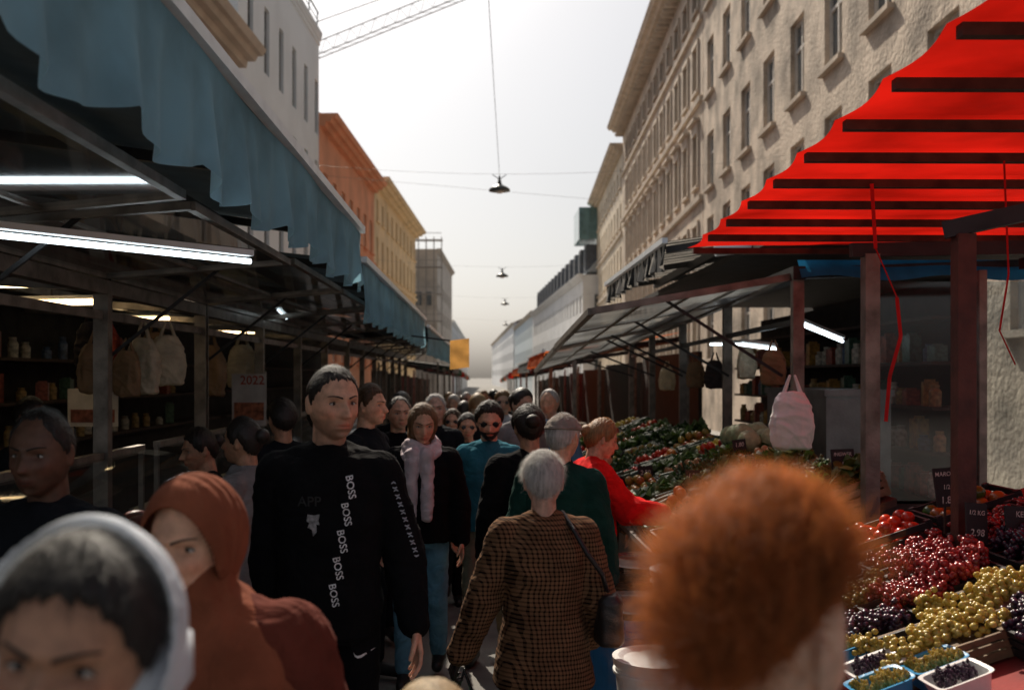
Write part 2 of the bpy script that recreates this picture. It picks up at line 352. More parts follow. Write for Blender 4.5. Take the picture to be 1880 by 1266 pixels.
        if beard: 
            bo=np.where((P[:,1]>.0)&(P[:,2]<-.045),.006,-.004)-.02*np.exp(-(P[:,0]/.02)**2-((P[:,2]+.067)/.007)**2)*(P[:,1]>.05)
            bp=P+nr*bo[:,None]; g.add(tf(bp),[f for f in F if min(bo[list(f)])>-.002])
        hb=g.obj('hair',[hm_],body,True,origin=(0,0,0))
        if strand or lod<2:
            sd_=strand or (2600,.022,.0016,.9,.0,.30)
            sel=off>th*.2+.002; rb=ribbons(HP[sel]-nr[sel]*.004,nr[sel],sd_[0],sd_[1],sd_[2],sd_[3],sd_[4],lift=sd_[5],segs=6 if strand else 3)
            rb.v=[tuple(p) for p in tf(np.array(rb.v))]; rb.obj('hair_strands',[hm_],hb,True,origin=(0,0,0))
    bv=BVHTree.FromPolygons([tuple(p) for p in P],[f for f in F])
    def surf(px,pz): 
        r=bv.ray_cast(Vector((px,.3,pz)),Vector((0,-1,0))); return r[0].y
    if lod<2:
        for sx in(-1,1):
            if glass: break
            cy=surf(sx*.031,.002)-.0035
            c=Vector((sx*.031,cy,.002))
            g0=G(); g0.ell((0,0,0),(.0145,.0085,.0064),n=26)
            g0.m=[1 if (lambda q:(q.y>0 and q.x**2+q.z**2<.0058**2))(sum((Vector(g0.v[i]) for i in f),Vector())/len(f)) else 0 for f in g0.f]
            g0.v=[tuple(HM@(Vector(p)+c)) for p in g0.v]; g0.obj('eye',[EYEW,IRIS],body,True,origin=(0,0,0))
            g=G()
            for q in range(8):
                def bp(t): xx=sx*(.013+.038*t); zz=.0215+.006*math.sin(t*2.4); return HM@Vector((xx,surf(xx,zz)+.0005,zz))
                g.cap(bp(q/8),bp((q+1)/8),.0030*(1-.5*q/8),.0030*(1-.5*(q+1)/8),n=6)
            def lp(t): a=math.pi*t; return HM@(c+Vector((sx*-.0155*math.cos(a),.0060+.002*math.sin(a),.0066*math.sin(a))))
            for q in range(8): g.cap(lp(q/8),lp((q+1)/8),.0012,.0012,n=5)
            g.obj('eyebrow',[LASH],body,True,origin=(0,0,0))
    if glass:
        g=G()
        for sx in(-1,1):
            c=Vector((sx*.033,surf(sx*.033,0)+.012,0)); g0=G(); g0.ell((0,0,0),(.027,.004,.021),n=16); g.add([HM@(Vector(p)+c) for p in g0.v],g0.f)
            g.beam(HM@Vector((sx*.058,c.y-.004,.004)),HM@Vector((sx*.082,-.01,.004)),.003,.004)
        g.beam(HM@Vector((-.01,.108,.004)),HM@Vector((.01,.108,.004)),.003,.004)
        g.obj('sunglasses',[BLK],body,True,origin=(0,0,0))
    if cap:
        g=G(); off=np.where(P[:,2]>.035,.02,-.02)+.0*U[:,0]; nr=P/np.linalg.norm(P,axis=1)[:,None]; CP=P+nr*(off+.006*nz(nr,8,3)*(off>0))[:,None]; CP[:,2]=np.where(P[:,2]>.05,CP[:,2]*.93,CP[:,2])
        g.add(tf(CP),[f for f in F if min(off[list(f)])>0]); 
        g0=G(); g0.ell((0,.085,.05),(.07,.055,.01),n=20); g0.ell((0,0,.046),(.096,.114,.016),n=24); g.add([HM@Vector(p) for p in g0.v],g0.f); g.obj('flat_cap',[cap],body,True,origin=(0,0,0))
    if scarf:
        kind,sm_=scarf; nr=P/np.linalg.norm(P,axis=1)[:,None]; P0=hshape(U,male,False); g=G()
        if kind in('hijab','loose'):
            ridge=np.sin(U[:,1]*26+3*U[:,2]+2*nz(nr,4,1))
            o=.015+.0022*ridge*s01(.6-U[:,1])+.006*s01(-U[:,1]); HP=P0*np.array([1.05,1.04,1.0])+nr*o[:,None]
            if kind=='loose': HP=HP+nr*.010; op=(U[:,1]>-.12+.25*(1-U[:,2]))&(U[:,2]>-.6)
            else: ins=(P0[:,0]/.066)**2+((P0[:,2]+.018)/.096)**2; op=(ins<1)&(U[:,1]>.1)
            g.add(tf(HP),[f for f in F if not all(op[i] for i in f)])
            hc=tf(np.array([[0,0,0.]]))[0]
            if kind=='hijab': st_=[(hc[0],hc[1]-.025,hc[2]-.045,.086,.091)]
            else: st_=[(hc[0],hc[1]-.06,hc[2]+.0,.10,.065),(hc[0],hc[1]-.05,hc[2]-.05,.105,.08)]
            g.loft(st_+[(hc[0],hc[1]-.02,hc[2]-.10,.078,.092),(0,.0,1.50,.088,.098),(0,.0,1.455,.125,.12),(0,.005,1.40,.19*w,.145),(0,.02,1.31,.215*w,.15),(0,.03,1.22,.19*w,.15)],n=64,fold=.025,cap=False)
        else:
            for q in range(3): 
                rr=.082+.012*q; zz=1.49-.035*q
                for i in range(24):
                    a=2*math.pi*i/24; b2=2*math.pi*(i+1)/24; f=lambda a:(rr*math.cos(a)*1.05,rr*math.sin(a)*1.1+.01,zz+.02*math.sin(a*2+q)-.02*math.sin(a)); g.cap(f(a),f(b2),.026,.026,n=10)
            for q in(-1,1): g.cap((q*.045,.13,1.43),(q*.05,.165,1.05),.045,.035)
            m_=remesh(g,vc*.8,2,.007); wrap(m_,'scarf',[sm_],body,True); g=None
        if g: g.obj('headscarf',[sm_],body,True,origin=(0,0,0),solid=.004)
    return dict(o=body,top=to,HM=HM,surf=surf,J=J,bvh=lambda:BVHTree.FromPolygons([tuple(v.co) for v in tm.vertices],[tuple(p.vertices) for p in tm.polygons]))
def gz(d): return -.015*max(0,min(d,120)-5)

# ================= MATERIALS
asph=mat('asphalt',(.17,.16,.145),rough=.8,var=.3,vs=2.5,bump=.4,bs=90)
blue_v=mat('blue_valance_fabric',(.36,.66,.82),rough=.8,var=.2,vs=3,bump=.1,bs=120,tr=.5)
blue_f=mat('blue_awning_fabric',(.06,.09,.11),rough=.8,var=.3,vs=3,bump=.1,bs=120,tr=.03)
steel=mat('galvanised_steel',(.26,.23,.2),rough=.45,metal=.6,var=.4,vs=8)
dsteel=mat('dark_steel',(.04,.04,.042),rough=.5,metal=.5,var=.3)
alu=mat('aluminium_bar',(.88,.92,.95),rough=.4,metal=.1,var=.1)
wood=mat('weathered_wood',(.07,.04,.028),rough=.75,var=.4,vs=12)
redpost=mat('red_brown_paint',(.10,.03,.022),rough=.55,var=.4,vs=10)
red_f=mat('red_tarpaulin',(.56,.010,.005),rough=.6,var=.45,vs=1.3,bump=.12,bs=25,tr=.70)
stripe_f=mat('striped_awning',(.6,.56,.5),rough=.85,tr=.3,stripe=('Y',.22,.5,(.03,.03,.03)))
grey_f=mat('grey_awning',(.35,.35,.34),rough=.85,tr=.3); or_f=mat('orange_awning',(.75,.18,.05),rough=.85,tr=.4); gr_f=mat('green_awning',(.05,.16,.1),rough=.85,tr=.3); bl2=mat('blue_tarpaulin',(.03,.3,.6),rough=.6,tr=.5)
glassm=glassmat('stall_glass',(.82,.86,.87),.04)
frost=mat('translucent_panel',(.22,.23,.23),rough=.3,var=.6,vs=2.2,tr=.35,alpha=.75)
tube=mat('lit_tube',(.9,.95,1),em=5,emc=(.8,.93,1)); warm=mat('lit_warm_lamp',(1,.8,.5),em=8,emc=(1,.72,.38))
white_p=mat('white_plastic',(.78,.78,.76),rough=.35,var=.1); board=mat('blackboard',(.015,.015,.017),rough=.7); chalk=mat('chalk',(.6,.6,.56),rough=.95,var=.4,vs=90)
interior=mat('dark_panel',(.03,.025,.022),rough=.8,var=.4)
stainless=mat('counter_metal',(.3,.3,.3),rough=.35,metal=.8)
winglass=mat('window_glass',(.15,.17,.18),rough=.05,var=.6,vs=.9,bump=.02,bs=3)

# ================= GROUND
g=G(); ys=[-30,5]+[5+ i*5 for i in range(1,24)]+[1500]
for i in range(len(ys)-1):
    a,b=ys[i],ys[i+1]; g.add([(-900,a,gz(a)),(900,a,gz(a)),(900,b,gz(b)),(-900,b,gz(b))],[(0,1,2,3)])
o=g.obj('ground',[asph]); o['kind']='structure'
pav=mat('paving',(.3,.28,.26),var=.3,vs=3)
for xx,sg in((-6.2,-1),(6.6,1)):
    g=G()
    for i in range(len(ys)-1):
        a,b=ys[i],min(ys[i+1],200)
        if sg<0: x0,x1=-9.5,xx
        else: x0,x1=xx,14
        g.add([(x0,a,gz(a)+.12),(x1,a,gz(a)+.12),(x1,b,gz(b)+.12),(x0,b,gz(b)+.12),(xx,a,gz(a)-.02),(xx,b,gz(b)-.02)],[(0,1,2,3)]+([(1,4,5,2)] if sg<0 else [(0,4,5,3)]))
    o=g.obj('pavement',[pav]); o['kind']='structure'

# ================= BUILDINGS
def building(name,label,A,B,side,depth,H,rows,c0,pitch,ncol,ww,wallm,trimm,framem,detail=1,cornice=.6,strings=(),attic=None,roofm=None,ped=()):
    A=Vector((*A,0));B=Vector((*B,0));t=(B-A).normalized();L=(B-A).length;nn=Vector((t.y*side,-t.x*side,0)); z0=-4
    P=lambda s,z,o:A+t*s+nn*o+Vector((0,0,z))
    rt=root(name,label,'building',(A.x,A.y,0))
    cs=[c0+i*pitch for i in range(ncol)]; sb=[.01]
    for c in cs: sb+=[c-ww/2,c+ww/2]
    sb.append(L-.01); zb=[z0]
    for r in rows: zb+=[r[0],r[0]+r[1]]
    zb.append(H); g=G(); RV=.24
    for i in range(len(sb)-1):
        for j in range(len(zb)-1):
            a,b,c,d=sb[i],sb[i+1],zb[j],zb[j+1]
            if i%2==1 and j%2==1:
                q=[P(a,c,0),P(b,c,0),P(b,d,0),P(a,d,0),P(a,c,-RV),P(b,c,-RV),P(b,d,-RV),P(a,d,-RV)]
                g.add(q,[(0,1,5,4),(1,2,6,5),(2,3,7,6),(3,0,4,7)])
            else: g.add([P(a,c,0),P(b,c,0),P(b,d,0),P(a,d,0)],[(0,1,2,3)])
    for s in(.01,L-.01): g.add([P(s,z0,0),P(s,z0,-depth),P(s,H,-depth),P(s,H,0)],[(0,1,2,3)])
    g.add([P(.01,H,0),P(L-.01,H,0),P(L-.01,H,-depth),P(.01,H,-depth)],[(0,1,2,3)])
    g.obj('wall',[wallm],rt)
    g=G()
    def band(z,h,o,s0=-.05,s1=None):
        s1=L+.05 if s1 is None else s1
        q=[P(s0,z,-.02),P(s1,z,-.02),P(s1,z,o),P(s0,z,o),P(s0,z+h,-.02),P(s1,z+h,-.02),P(s1,z+h,o*1.15),P(s0,z+h,o*1.15)]
        g.add(q,[(0,1,2,3),(4,5,6,7),(3,2,6,7),(0,3,7,4),(1,2,6,5)])
    if cornice:
        band(H-.55,.22,cornice*.35); band(H-.33,.18,cornice*.7); band(H-.15,.22,cornice)
        if detail>1:
            s=.3
            while s<L: band(H-.75,.2,cornice*.55,s,s+.16); s+=.75
    for z in strings: band(z,.22,.16)
    if g.v: g.obj('cornice',[trimm],rt)
    if roofm:
        g=G(); rh=2.6; g.add([P(0,H+.08,.1),P(L,H+.08,.1),P(L,H+rh,-depth*.45),P(0,H+rh,-depth*.45),P(0,H+.08,-depth),P(L,H+.08,-depth)],[(0,1,2,3),(3,2,5,4),(0,3,4),(1,5,2)]); g.obj('roof',[roofm],rt)
    oy=-side; ang=math.atan2(t.y,t.x); cache={}
    for ri,(z,h) in enumerate(rows):
        if (h,ri in ped) not in cache:
            g=G(); g.box((0,0,h/2),(ww,.02,h)); gm=g.obj('window',[winglass],None,origin=(0,0,0)).data
            g=G(); f=.09
            for sx in(-1,1): g.box((sx*(ww/2-f/2),oy*.05,h/2),(f,.07,h))
            g.box((0,oy*.05,h-f/2),(ww-2*f,.07,f)); g.box((0,oy*.05,f/2),(ww-2*f,.07,f)); g.box((0,oy*.05,h/2),(f,.06,h-2*f)); g.box((0,oy*.048,h*.66),(ww-2*f,.05,f))
            fm=g.obj('frame',[framem],None,origin=(0,0,0)).data
            g=G()
            if detail>0:
                g.box((0,oy*(RV+.06),-.07),(ww+.35,.16,.12))
                if detail>1:
                    for sx in(-1,1): g.box((sx*(ww/2+.11),oy*(RV+.03),h/2-.004),(.16,.09,h))
                    g.box((0,oy*(RV+.035),h+.1),(ww+.42,.11,.2)); 
                    if ri in ped: g.box((0,oy*(RV+.12),h+.55),(ww+.6,.34,.13)); g.box((0,oy*(RV+.05),h+.34),(ww+.3,.1,.26))
                sm=g.obj('sill',[trimm],None,origin=(0,0,0)).data
            else: sm=None
            cache[(h,ri in ped)]=(gm,fm,sm)
            for q in [ob for ob in COL.objects if ob.data in (gm,fm,sm) and ob.data]: bpy.data.objects.remove(q)
        gm,fm,sm=cache[(h,ri in ped)]
        for c in cs:
            w=bpy.data.objects.new('window',gm); COL.objects.link(w); w.parent=rt; w.location=P(c,z,-RV+.02)-Vector((A.x,A.y,0)); w.rotation_euler=(0,0,ang)
            for nm,d in(('frame',fm),('sill',sm)):
                if d: k=bpy.data.objects.new(nm,d); COL.objects.link(k); k.parent=w
    return rt
fl=lambda d:(-10+.039*d,d)
fr=lambda d:(8+.039*d,d)
stucco=mat('rough_beige_stucco',(.60,.50,.40),rough=.95,var=.45,vs=.8,bump=.5,bs=9)
greyst=mat('grey_stucco',(.60,.50,.40),rough=.9,var=.3,vs=.5,bump=.3,bs=12); trim=mat('stone_trim',(.64,.55,.45),rough=.9,var=.2,vs=1.5)
cream=mat('cream_stucco',(.9,.70,.44),rough=.9,var=.15,vs=.6); orange=mat('orange_stucco',(.82,.38,.22),rough=.9,var=.15,vs=.6); whitew=mat('white_render',(.86,.92,.95),rough=.85,var=.08,vs=.4)
beige=mat('beige_render',(.6,.52,.44),var=.2,vs=.6); rooft=mat('roof_tiles',(.16,.09,.07),var=.4,vs=8); wfr=mat('white_frame',(.66,.62,.57),var=.1); dfr=mat('dark_frame',(.08,.08,.08)); wht2=mat('haze_pale_render',(.8,.81,.82),var=.1,vs=.5)  # last render: white walls with distance haze put into the colour
building('apartment_building','weathered beige stucco apartment building with tall windows',fr(8),fr(44.1),-1,12,24,[(2.6,2.3),(6.3,2.35),(9.9,2.35),(13.9,2.35),(17.8,2.3)],.9+.02,3.35,11,1.45,stucco,greyst,wfr,1,.5)
building('apartment_building','grey ornate apartment building with pedimented windows and cornice',fr(44.2),fr(79.5),-1,12,21.6,[(2.6,2.3),(6.4,2.3),(10.5,2.4),(14.8,2.1),(18.5,1.3)],1.6,2.75,12,1.2,greyst,trim,wfr,2,1.1,(9.7,14.1,17.7),ped=(2,))
building('apartment_building','cream ornate apartment building with string courses',fr(79.6),fr(107.5),-1,12,20.4,[(2.6,2.2),(6.4,2.2),(10.2,2.2),(13.9,2.0),(17.2,1.6)],1.5,2.7,10,1.1,mat('cream_grey',(.7,.6,.46),var=.2,vs=.5),trim,wfr,1,.9,(9.3,13.2))
wb=building('office_building','white modern building with dark dormers on the roof',(10.5,105.5),(8.5,173),-1,10,12.6,[(1.5,1.9),(5,1.9),(8.6,1.9)],2,3.0,22,1.2,wht2,wht2,dfr,0,.5)
slate=mat('slate',(.10,.11,.13),var=.3)
for i in range(14): g=G(); g.box((10.9-.141*i+.9,108+i*4.7,14.3),(1.6,2.2,3.4)); g.box((10.05-.141*i+.9,108+i*4.7,14.4),(.06,1.5,2.2)); g.obj('dormer',[slate],wb)
g=G(); g.add([(11,106,12.9),(9,172.5,12.9),(12,172.5,16.6),(14,106,16.6),(20,106,16.6),(19,172.5,16.6),(20,106,12.9),(19,172.5,12.9)],[(0,1,2,3),(3,2,5,4),(4,5,7,6),(0,3,4,6),(1,2,5,7)]); g.obj('roof',[mat('zinc',(.35,.38,.4),var=.2)],wb)
g=G(); g.box((12.3,109.5,18.2),(4.2,6,3.4)); 
for i in range(5): g.box((10.3+i,106.4,18.2),(.08,.08,3.4))
g.obj('glass_penthouse',[mat('teal_glass',(.18,.32,.34),rough=.1,var=.3,vs=1)],wb)
g=G()
for zz in(1.5,5,8.6):
    for i in range(3): g.box((12.3+i*1.9,105.44,zz+.95),(1.1,.1,1.9))
g.obj('side_windows',[winglass],wb)
building('apartment_building','low beige building with a projecting eave',fl(12),fl(34.9),1,12,13.2,[(2.6,2),(6,2),(9.6,2)],1.4,3.0,7,1.2,beige,beige,wfr,1,.9)
rt=building('apartment_building','white modern apartment building with narrow tall windows',fl(35),fl(48.9),1,12,18.6,[(2.4,2.3),(6,2.4),(9.9,2.4),(13.6,2.6)],1.6,2.35,6,.75,whitew,whitew,dfr,0,.15,roofm=None)
g=G()
for i in range(8): g.beam((-8.65+.039*i*1.9,35.4+i*1.9,18.6),(-8.65+.039*i*1.9,35.4+i*1.9,19.6),.05)
g.beam((-8.65,35.4,19.6),(-8.1,48.8,19.6),.06); g.beam((-8.65,35.4,19.2),(-8.1,48.8,19.2),.03); g.obj('roof_railing',[dsteel],rt)
building('apartment_building','orange stucco apartment building with cornice',fl(49),fl(67),1,12,14.7,[(2.6,2),(6.2,2.1),(10,2.1)],1.5,2.55,7,1.1,orange,orange,wfr,1,.8,(9.2,),roofm=rooft)
building('apartment_building','pale yellow apartment building with tiled roof',fl(67.1),fl(93),1,12,15.2,[(2.6,2),(6,2),(9.4,2),(12.5,1.5)],1.5,2.6,10,1.05,cream,cream,wfr,1,.9,(8.8,),roofm=rooft)
sb=building('apartment_building','pale block wrapped in scaffolding at its top',(-7,150),(-5.9,185),1,14,21,[(2,2),(6,2),(10,2),(14,2)],2,3.2,10,1.2,beige,beige,dfr,0,.5)
g=G()
for i in range(5): g.box((-8.5-i*1.5+.2,149.9,8),(.9,.1,2)); g.box((-8.5-i*1.5+.2,149.9,13.5),(.9,.1,2))
g.obj('end_windows',[winglass],sb)
rt=root('scaffold','steel pole scaffold with planks on a pale building','scaffold',(-9,148,-2)); g=G(); pol=mat('scaffold_pole',(.35,.3,.26))
for i in range(6):
    for yy in(147.2,148.8): g.beam((-12+i*1.15,yy,-2),(-12+i*1.15,yy,22.5),.08)
for zz in range(2,23,4):
    g2=G(); g2.box((-9.1,148,zz),(6,1.6,.1)); g2.obj('plank',[pol],rt); g.beam((-12,147.2,zz+1),(-6.2,147.2,zz+1),.08)
g.obj('poles',[pol],rt)
building('apartment_building','distant low apartment house paled for haze',(-6.2,190),(-5.4,330),1,14,12.5,[(1,2),(5,2),(9,2)],3,6,22,2,wht2,wht2,dfr,0,.5)
building('apartment_building','distant grey apartment house',(9.0,178),(7.6,245),-1,12,13.5,[(1,2),(5,2),(9,2)],3,4.5,14,1.6,mat('haze_blue_grey',(.6,.68,.72)),trim,dfr,0,.5,roofm=rooft)  # far wall kept pale, its colour stands in for distance haze
building('apartment_building','distant apartment house paled for haze, with tiled roof',(7.4,246),(3.5,420),-1,12,15,[(2,2),(6,2),(10,2)],3,7,24,2.4,wht2,trim,dfr,0,.5,roofm=rooft)
rt=root('crane','lattice tower crane jib high above the roofs','crane',(-40,124,-2)); g=G()
a=Vector((-45,122,31));b=Vector((6,118,50)); n=34
ch=[Vector((0,-.7,0)),Vector((0,.7,0)),Vector((-.3,0,1.7))]
for c in ch: g.beam(a+c,b+c,.10)
for i in range(n):
    p=a+(b-a)*i/n; q=a+(b-a)*(i+1)/n; m_=(p+q)/2
    g.beam(p+ch[0],m_+ch[2],.04); g.beam(m_+ch[2],q+ch[0],.04); g.beam(p+ch[0],q+ch[1],.04)
g.beam(a+Vector((10,0,9)),b+Vector((0,0,3)),.08)
g.obj('jib',[mat('crane_paint',(.22,.16,.14))],rt); g=G()
for c in((-.9,-.9),(.9,-.9),(.9,.9),(-.9,.9)): g.beam((-40+c[0],123+c[1],-2),(-40+c[0],123+c[1],48),.2)
for i in range(25): g.beam((-40.9,122.1,-2+i*2),(-39.1,122.1,i*2),.12); g.beam((-39.1,122.1,-2+i*2),(-39.1,123.9,i*2),.12)
g.obj('mast',[mat('crane_mast',(.3,.2,.18))],rt)
lampm=mat('lamp_enamel',(.06,.075,.075),rough=.4); bulbm=mat('frosted_bulb',(.6,.6,.55),rough=.3)
for i,(x,d,z) in enumerate(((.46,29,7.35),(.93,50,6.95),(1.56,73,7.2),(2.2,100,7.05))):
    rt=root('street_lamp','dark green bell shaped lamp hanging on a wire over the street','lamp',(x,d,z),'lamps hanging over the street'); g=G()
    g.loft([(x,d,z-.12,.31,.31),(x,d,z-.06,.30,.30),(x,d,z+.0,.22,.22),(x,d,z+.05,.12,.12),(x,d,z+.1,.06,.06),(x,d,z+.2,.05,.05)],n=24,e=2); g.obj('lamp_shade',[lampm],rt,True)
    g=G(); g.cyl((x,d,z+.2),(x,d,z+.32),.03); g.beam((x,d,z+.22),(x-.2,d,z+.36),.02); g.beam((x,d,z+.22),(x+.2,d,z+.36),.02); g.obj('bracket',[lampm],rt)
    g=G(); g.ell((x,d,z-.13),(.13,.13,.06),n=12); g.obj('bulb',[bulbm],rt,True)
    g=G(); k=14; f=lambda t:(x-9+ (18.6)*t,d,z+1.0-2.9*t*(1-t)+.1)
    for q in range(k): g.cyl(f(q/k),f((q+1)/k),.004,n=5)
    tag(g.obj('overhead_wire',[steel]),'thin steel span wire crossing the street','wire','wires over the street')
g=G(); g.cyl((.09,19,9.1),(.46,29,7.7),.007,n=5); tag(g.obj('overhead_wire',[dsteel]),'thin cable running down to a street lamp','wire','wires over the street')
g=G(); g.cyl((-7.9,50,11.9),(8,50,10.5),.007,n=5); tag(g.obj('overhead_wire',[steel]),'thin cable between the buildings','wire','wires over the street')

# ================= LEFT AWNINGS
def awning(label,X,y0,y1,zt,drop,depthx,rise,fab,side,per=.7,amp=.05,val=None):
    rt=root('awning',label,'awning',(side*X,(y0+y1)/2,zt-drop),'awnings over the market stalls'); L=y1-y0
    g=G(); f=lambda u,v:(side*(X+depthx*v),y0+L*u,zt+rise*v-.04*math.sin(v*math.pi)+.01*math.sin(u*L*9)*math.sin(v*3.14)); g.grid(f,int(L*6),10); g.obj('canopy',[fab],rt,True)
    g=G()
    def f(u,v):
        yy=u*L; q=drop*(.86+.14*abs(math.sin(math.pi*yy/per))**.8)*(1+.02*math.sin(yy*2.3))
        return (side*(X+.012)-side*(.035*v*math.sin(2*math.pi*yy/per*1.0+1)+.022*v*math.sin(2*math.pi*yy/per*2.7+math.sin(yy))+.01*math.sin(yy*3)),y0+yy,zt-.02-q*v)
    g.grid(f,int(L*34),10); g.obj('valance',[val or fab],rt,True)
    bobj('front_bar',(side*X,y0,zt+.012),(side*X,y1,zt+.012),.05,.05,alu,rt)
    g=G(); k=max(2,int(L/2)+1)
    for i in range(k):
        yy=y0+.1+(L-.2)*i/(k-1); g.beam((side*(X+.03),yy,zt-.06),(side*(X+depthx*.95),yy,zt+rise-.14),.045,.06)
    for v in(.3,.6,.9): g.beam((side*(X+depthx*v),y0,zt+rise*v-.12),(side*(X+depthx*v),y1,zt+rise*v-.12),.06,.08)
    g.obj('frame',[dsteel],rt); return rt
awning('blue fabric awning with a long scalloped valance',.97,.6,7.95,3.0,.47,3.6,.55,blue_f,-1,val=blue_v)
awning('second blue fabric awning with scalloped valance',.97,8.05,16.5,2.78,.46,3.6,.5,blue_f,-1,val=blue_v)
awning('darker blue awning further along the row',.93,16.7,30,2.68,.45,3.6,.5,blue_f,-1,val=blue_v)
def leftstall(y0,y1,label,gzv=0):
    rt=root('market_stall',label,'market stall',(-3,(y0+y1)/2,gzv),'market stalls along the street')
    n=int((y1-y0)/2)
    for i in range(n+1):
        yy=y0+i*2; g=G(); g.beam((-2.2,yy,gzv),(-2.2,yy,2.32),.085,.07); g.box((-2.2,yy,gzv+.02),(.16,.16,.03)); g.obj('post',[steel],rt)
    g=G(); g.beam((-2.2,y0,2.36),(-2.2,y1,2.36),.08,.08); g.beam((-2.2,y0,2.2),(-2.2,y1,2.2),.03,.05); g.beam((-3.4,y0,2.5),(-3.4,y1,2.5),.06,.06)
    for i in range(n+1): g.beam((-2.2,y0+2*i,2.36),(-4.5,y0+2*i,2.5),.06,.05)
    g.obj('beam',[steel],rt)
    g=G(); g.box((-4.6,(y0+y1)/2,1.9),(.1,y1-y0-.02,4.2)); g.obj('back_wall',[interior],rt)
    for zz in(1.2,1.6,2.0): g=G(); g.box((-4.35,(y0+y1)/2,zz),(.4,y1-y0-.2,.03)); g.obj('shelf',[wood],rt)
    for i in range(n):
        a=y0+2*i+.06;b=a+1.88; h0=Vector((-2.16,0,2.42));h1=Vector((-1.12,0,2.52-.02*(i%2)))
        g=G(); Y=lambda v,y:Vector((v.x,y,v.z))
        g.beam(Y(h1,a),Y(h1,b),.035,.035); g.beam(Y(h0,a),Y(h1,a),.035,.03); g.beam(Y(h0,b),Y(h1,b),.035,.03); g.beam(Y((h0+h1)/2,a),Y((h0+h1)/2,b),.02,.02); g.beam(Y(h0,a),Y(h0,b),.03,.03)
        fo=g.obj('flap_frame',[steel],rt); g=G(); g.add([Y(h0,a),Y(h1,a),Y(h1,b),Y(h0,b)],[(0,1,2,3)]); g.obj('flap_pane',[glassm],fo)
        bobj('strut',(-2.2,a,1.95),Y((h0*.4+h1*.6),a),.018,.018,dsteel,rt)
    return rt
leftstall(1.75,7.75,'dark market stall with steel posts and propped glass flaps'); leftstall(7.78,15.78,'market stall with glass flaps and lit counter',-.1); leftstall(16,28,'market stall further along the row',-.25)
meat=mat('meat',(.3,.05,.04),rough=.4,var=.5,vs=14,bump=.3,bs=30)
def case(y0,y1,lbl):
    rt=root('display_case',lbl,'display case',(-1.9,(y0+y1)/2,0)); cy=(y0+y1)/2;L=y1-y0
    g=G(); g.box((-1.95,cy,.45),(.8,L,.9)); g.box((-1.95,cy,.93),(.86,L+.04,.06)); g.obj('counter',[stainless],rt)
    g=G()
    def f(u,v): a=math.pi*.5*v; return (-2.2+.62*math.cos(a),y0+L*u,.96+.42*math.sin(a))
    g.grid(f,2,12); g.obj('curved_glass',[glassm],rt,True)
    g=G(); g.beam((-2.2,y0,1.39),(-2.2,y1,1.39),.05,.04)
    for yy in(y0,cy,y1): g.beam((-2.2,yy,.96),(-2.2,yy,1.39),.03)
    g.obj('case_frame',[steel],rt)
    g=G()
    for i in range(int(L*14)):
        M=Matrix.Rotation(R.random()*3,3,'Z'); g.ell((-2.1+R.random()*.42,y0+.1+(L-.2)*R.random(),1.0+R.random()*.03),(.09,.05,.035),n=8,M=M)
    tag(g.obj('meat_cuts',[meat],None,True),'pile of raw meat cuts in the glass display case','meat',None,'stuff')
case(3.2,6.4,'steel butcher counter with curved glass top'); case(6.7,9.6,'glass topped meat counter beside the aisle'); case(9.9,14,'glass topped counter further on')
def lamp(a,b,m,lbl,r=.02):
    rt=root('strip_light',lbl,'lamp',a,'strip lights in the stalls'); g=G(); g.cyl(a,b,r,n=10); g.obj('tube',[m],rt,True); g=G(); A=Vector(a);B=Vector(b); g.beam(A+Vector((0,0,.035)),B+Vector((0,0,.035)),.06,.025); g.obj('housing',[white_p],rt)
lamp((-1.85,3.5,2.36),(-1.02,4.35,2.35),tube,'long lit fluorescent strip under the awning',.012)
lamp((-3.27,7,2.36),(-2.73,7,2.37),warm,'warm lit strip lamp in the stall',.02); lamp((-3.5,6.6,2.45),(-2.9,6.6,2.45),warm,'warm lit strip lamp in the stall',.016)
lamp((-1.9,9.2,2.46),(-2.1,10.6,2.46),tube,'lit fluorescent strip in the stall',.01); lamp((-3.6,9.5,2.4),(-3.0,9.5,2.4),warm,'warm lit strip lamp in the stall',.016); lamp((-3.4,12.5,2.4),(-2.8,12.5,2.4),warm,'warm lit strip lamp in the stall',.016)
def poster(x,y,z,w,h,txt,pc):
    rt=root('poster','white wall poster with coloured print on the stall front','poster',(x,y,z)); g=G(); g.box((x,y,z+h/2),(w,.008,h)); g.obj('sheet',[bpy.data.materials.get('poster_paper') or mat('poster_paper',(.6,.56,.5))],rt)
    g=G(); g.box((x,y-.007,z+h*.28),(w*.87,.006,h*.34)); g.obj('picture',[mat('poster_print',pc,var=.6,vs=20)],rt)
    if txt: v,f=textgeo(txt,w*.36); g=G(); g.add([(x+.03+p[0],y-.008,z+h*.87+p[1]) for p in v],f); g.obj('lettering',[mat('poster_red',(.5,.08,.04))],rt)
poster(-2.12,9.0,1.40,.31,.47,'2022',(.45,.15,.07)); poster(-2.55,11.0,1.5,.3,.4,None,(.3,.25,.1)); poster(-3.1,7.9,1.45,.4,.3,None,(.25,.08,.05))
bagm=mat('plastic_bag',(.7,.62,.46),rough=.45,var=.25,vs=8,bump=.5,bs=25,tr=.35)
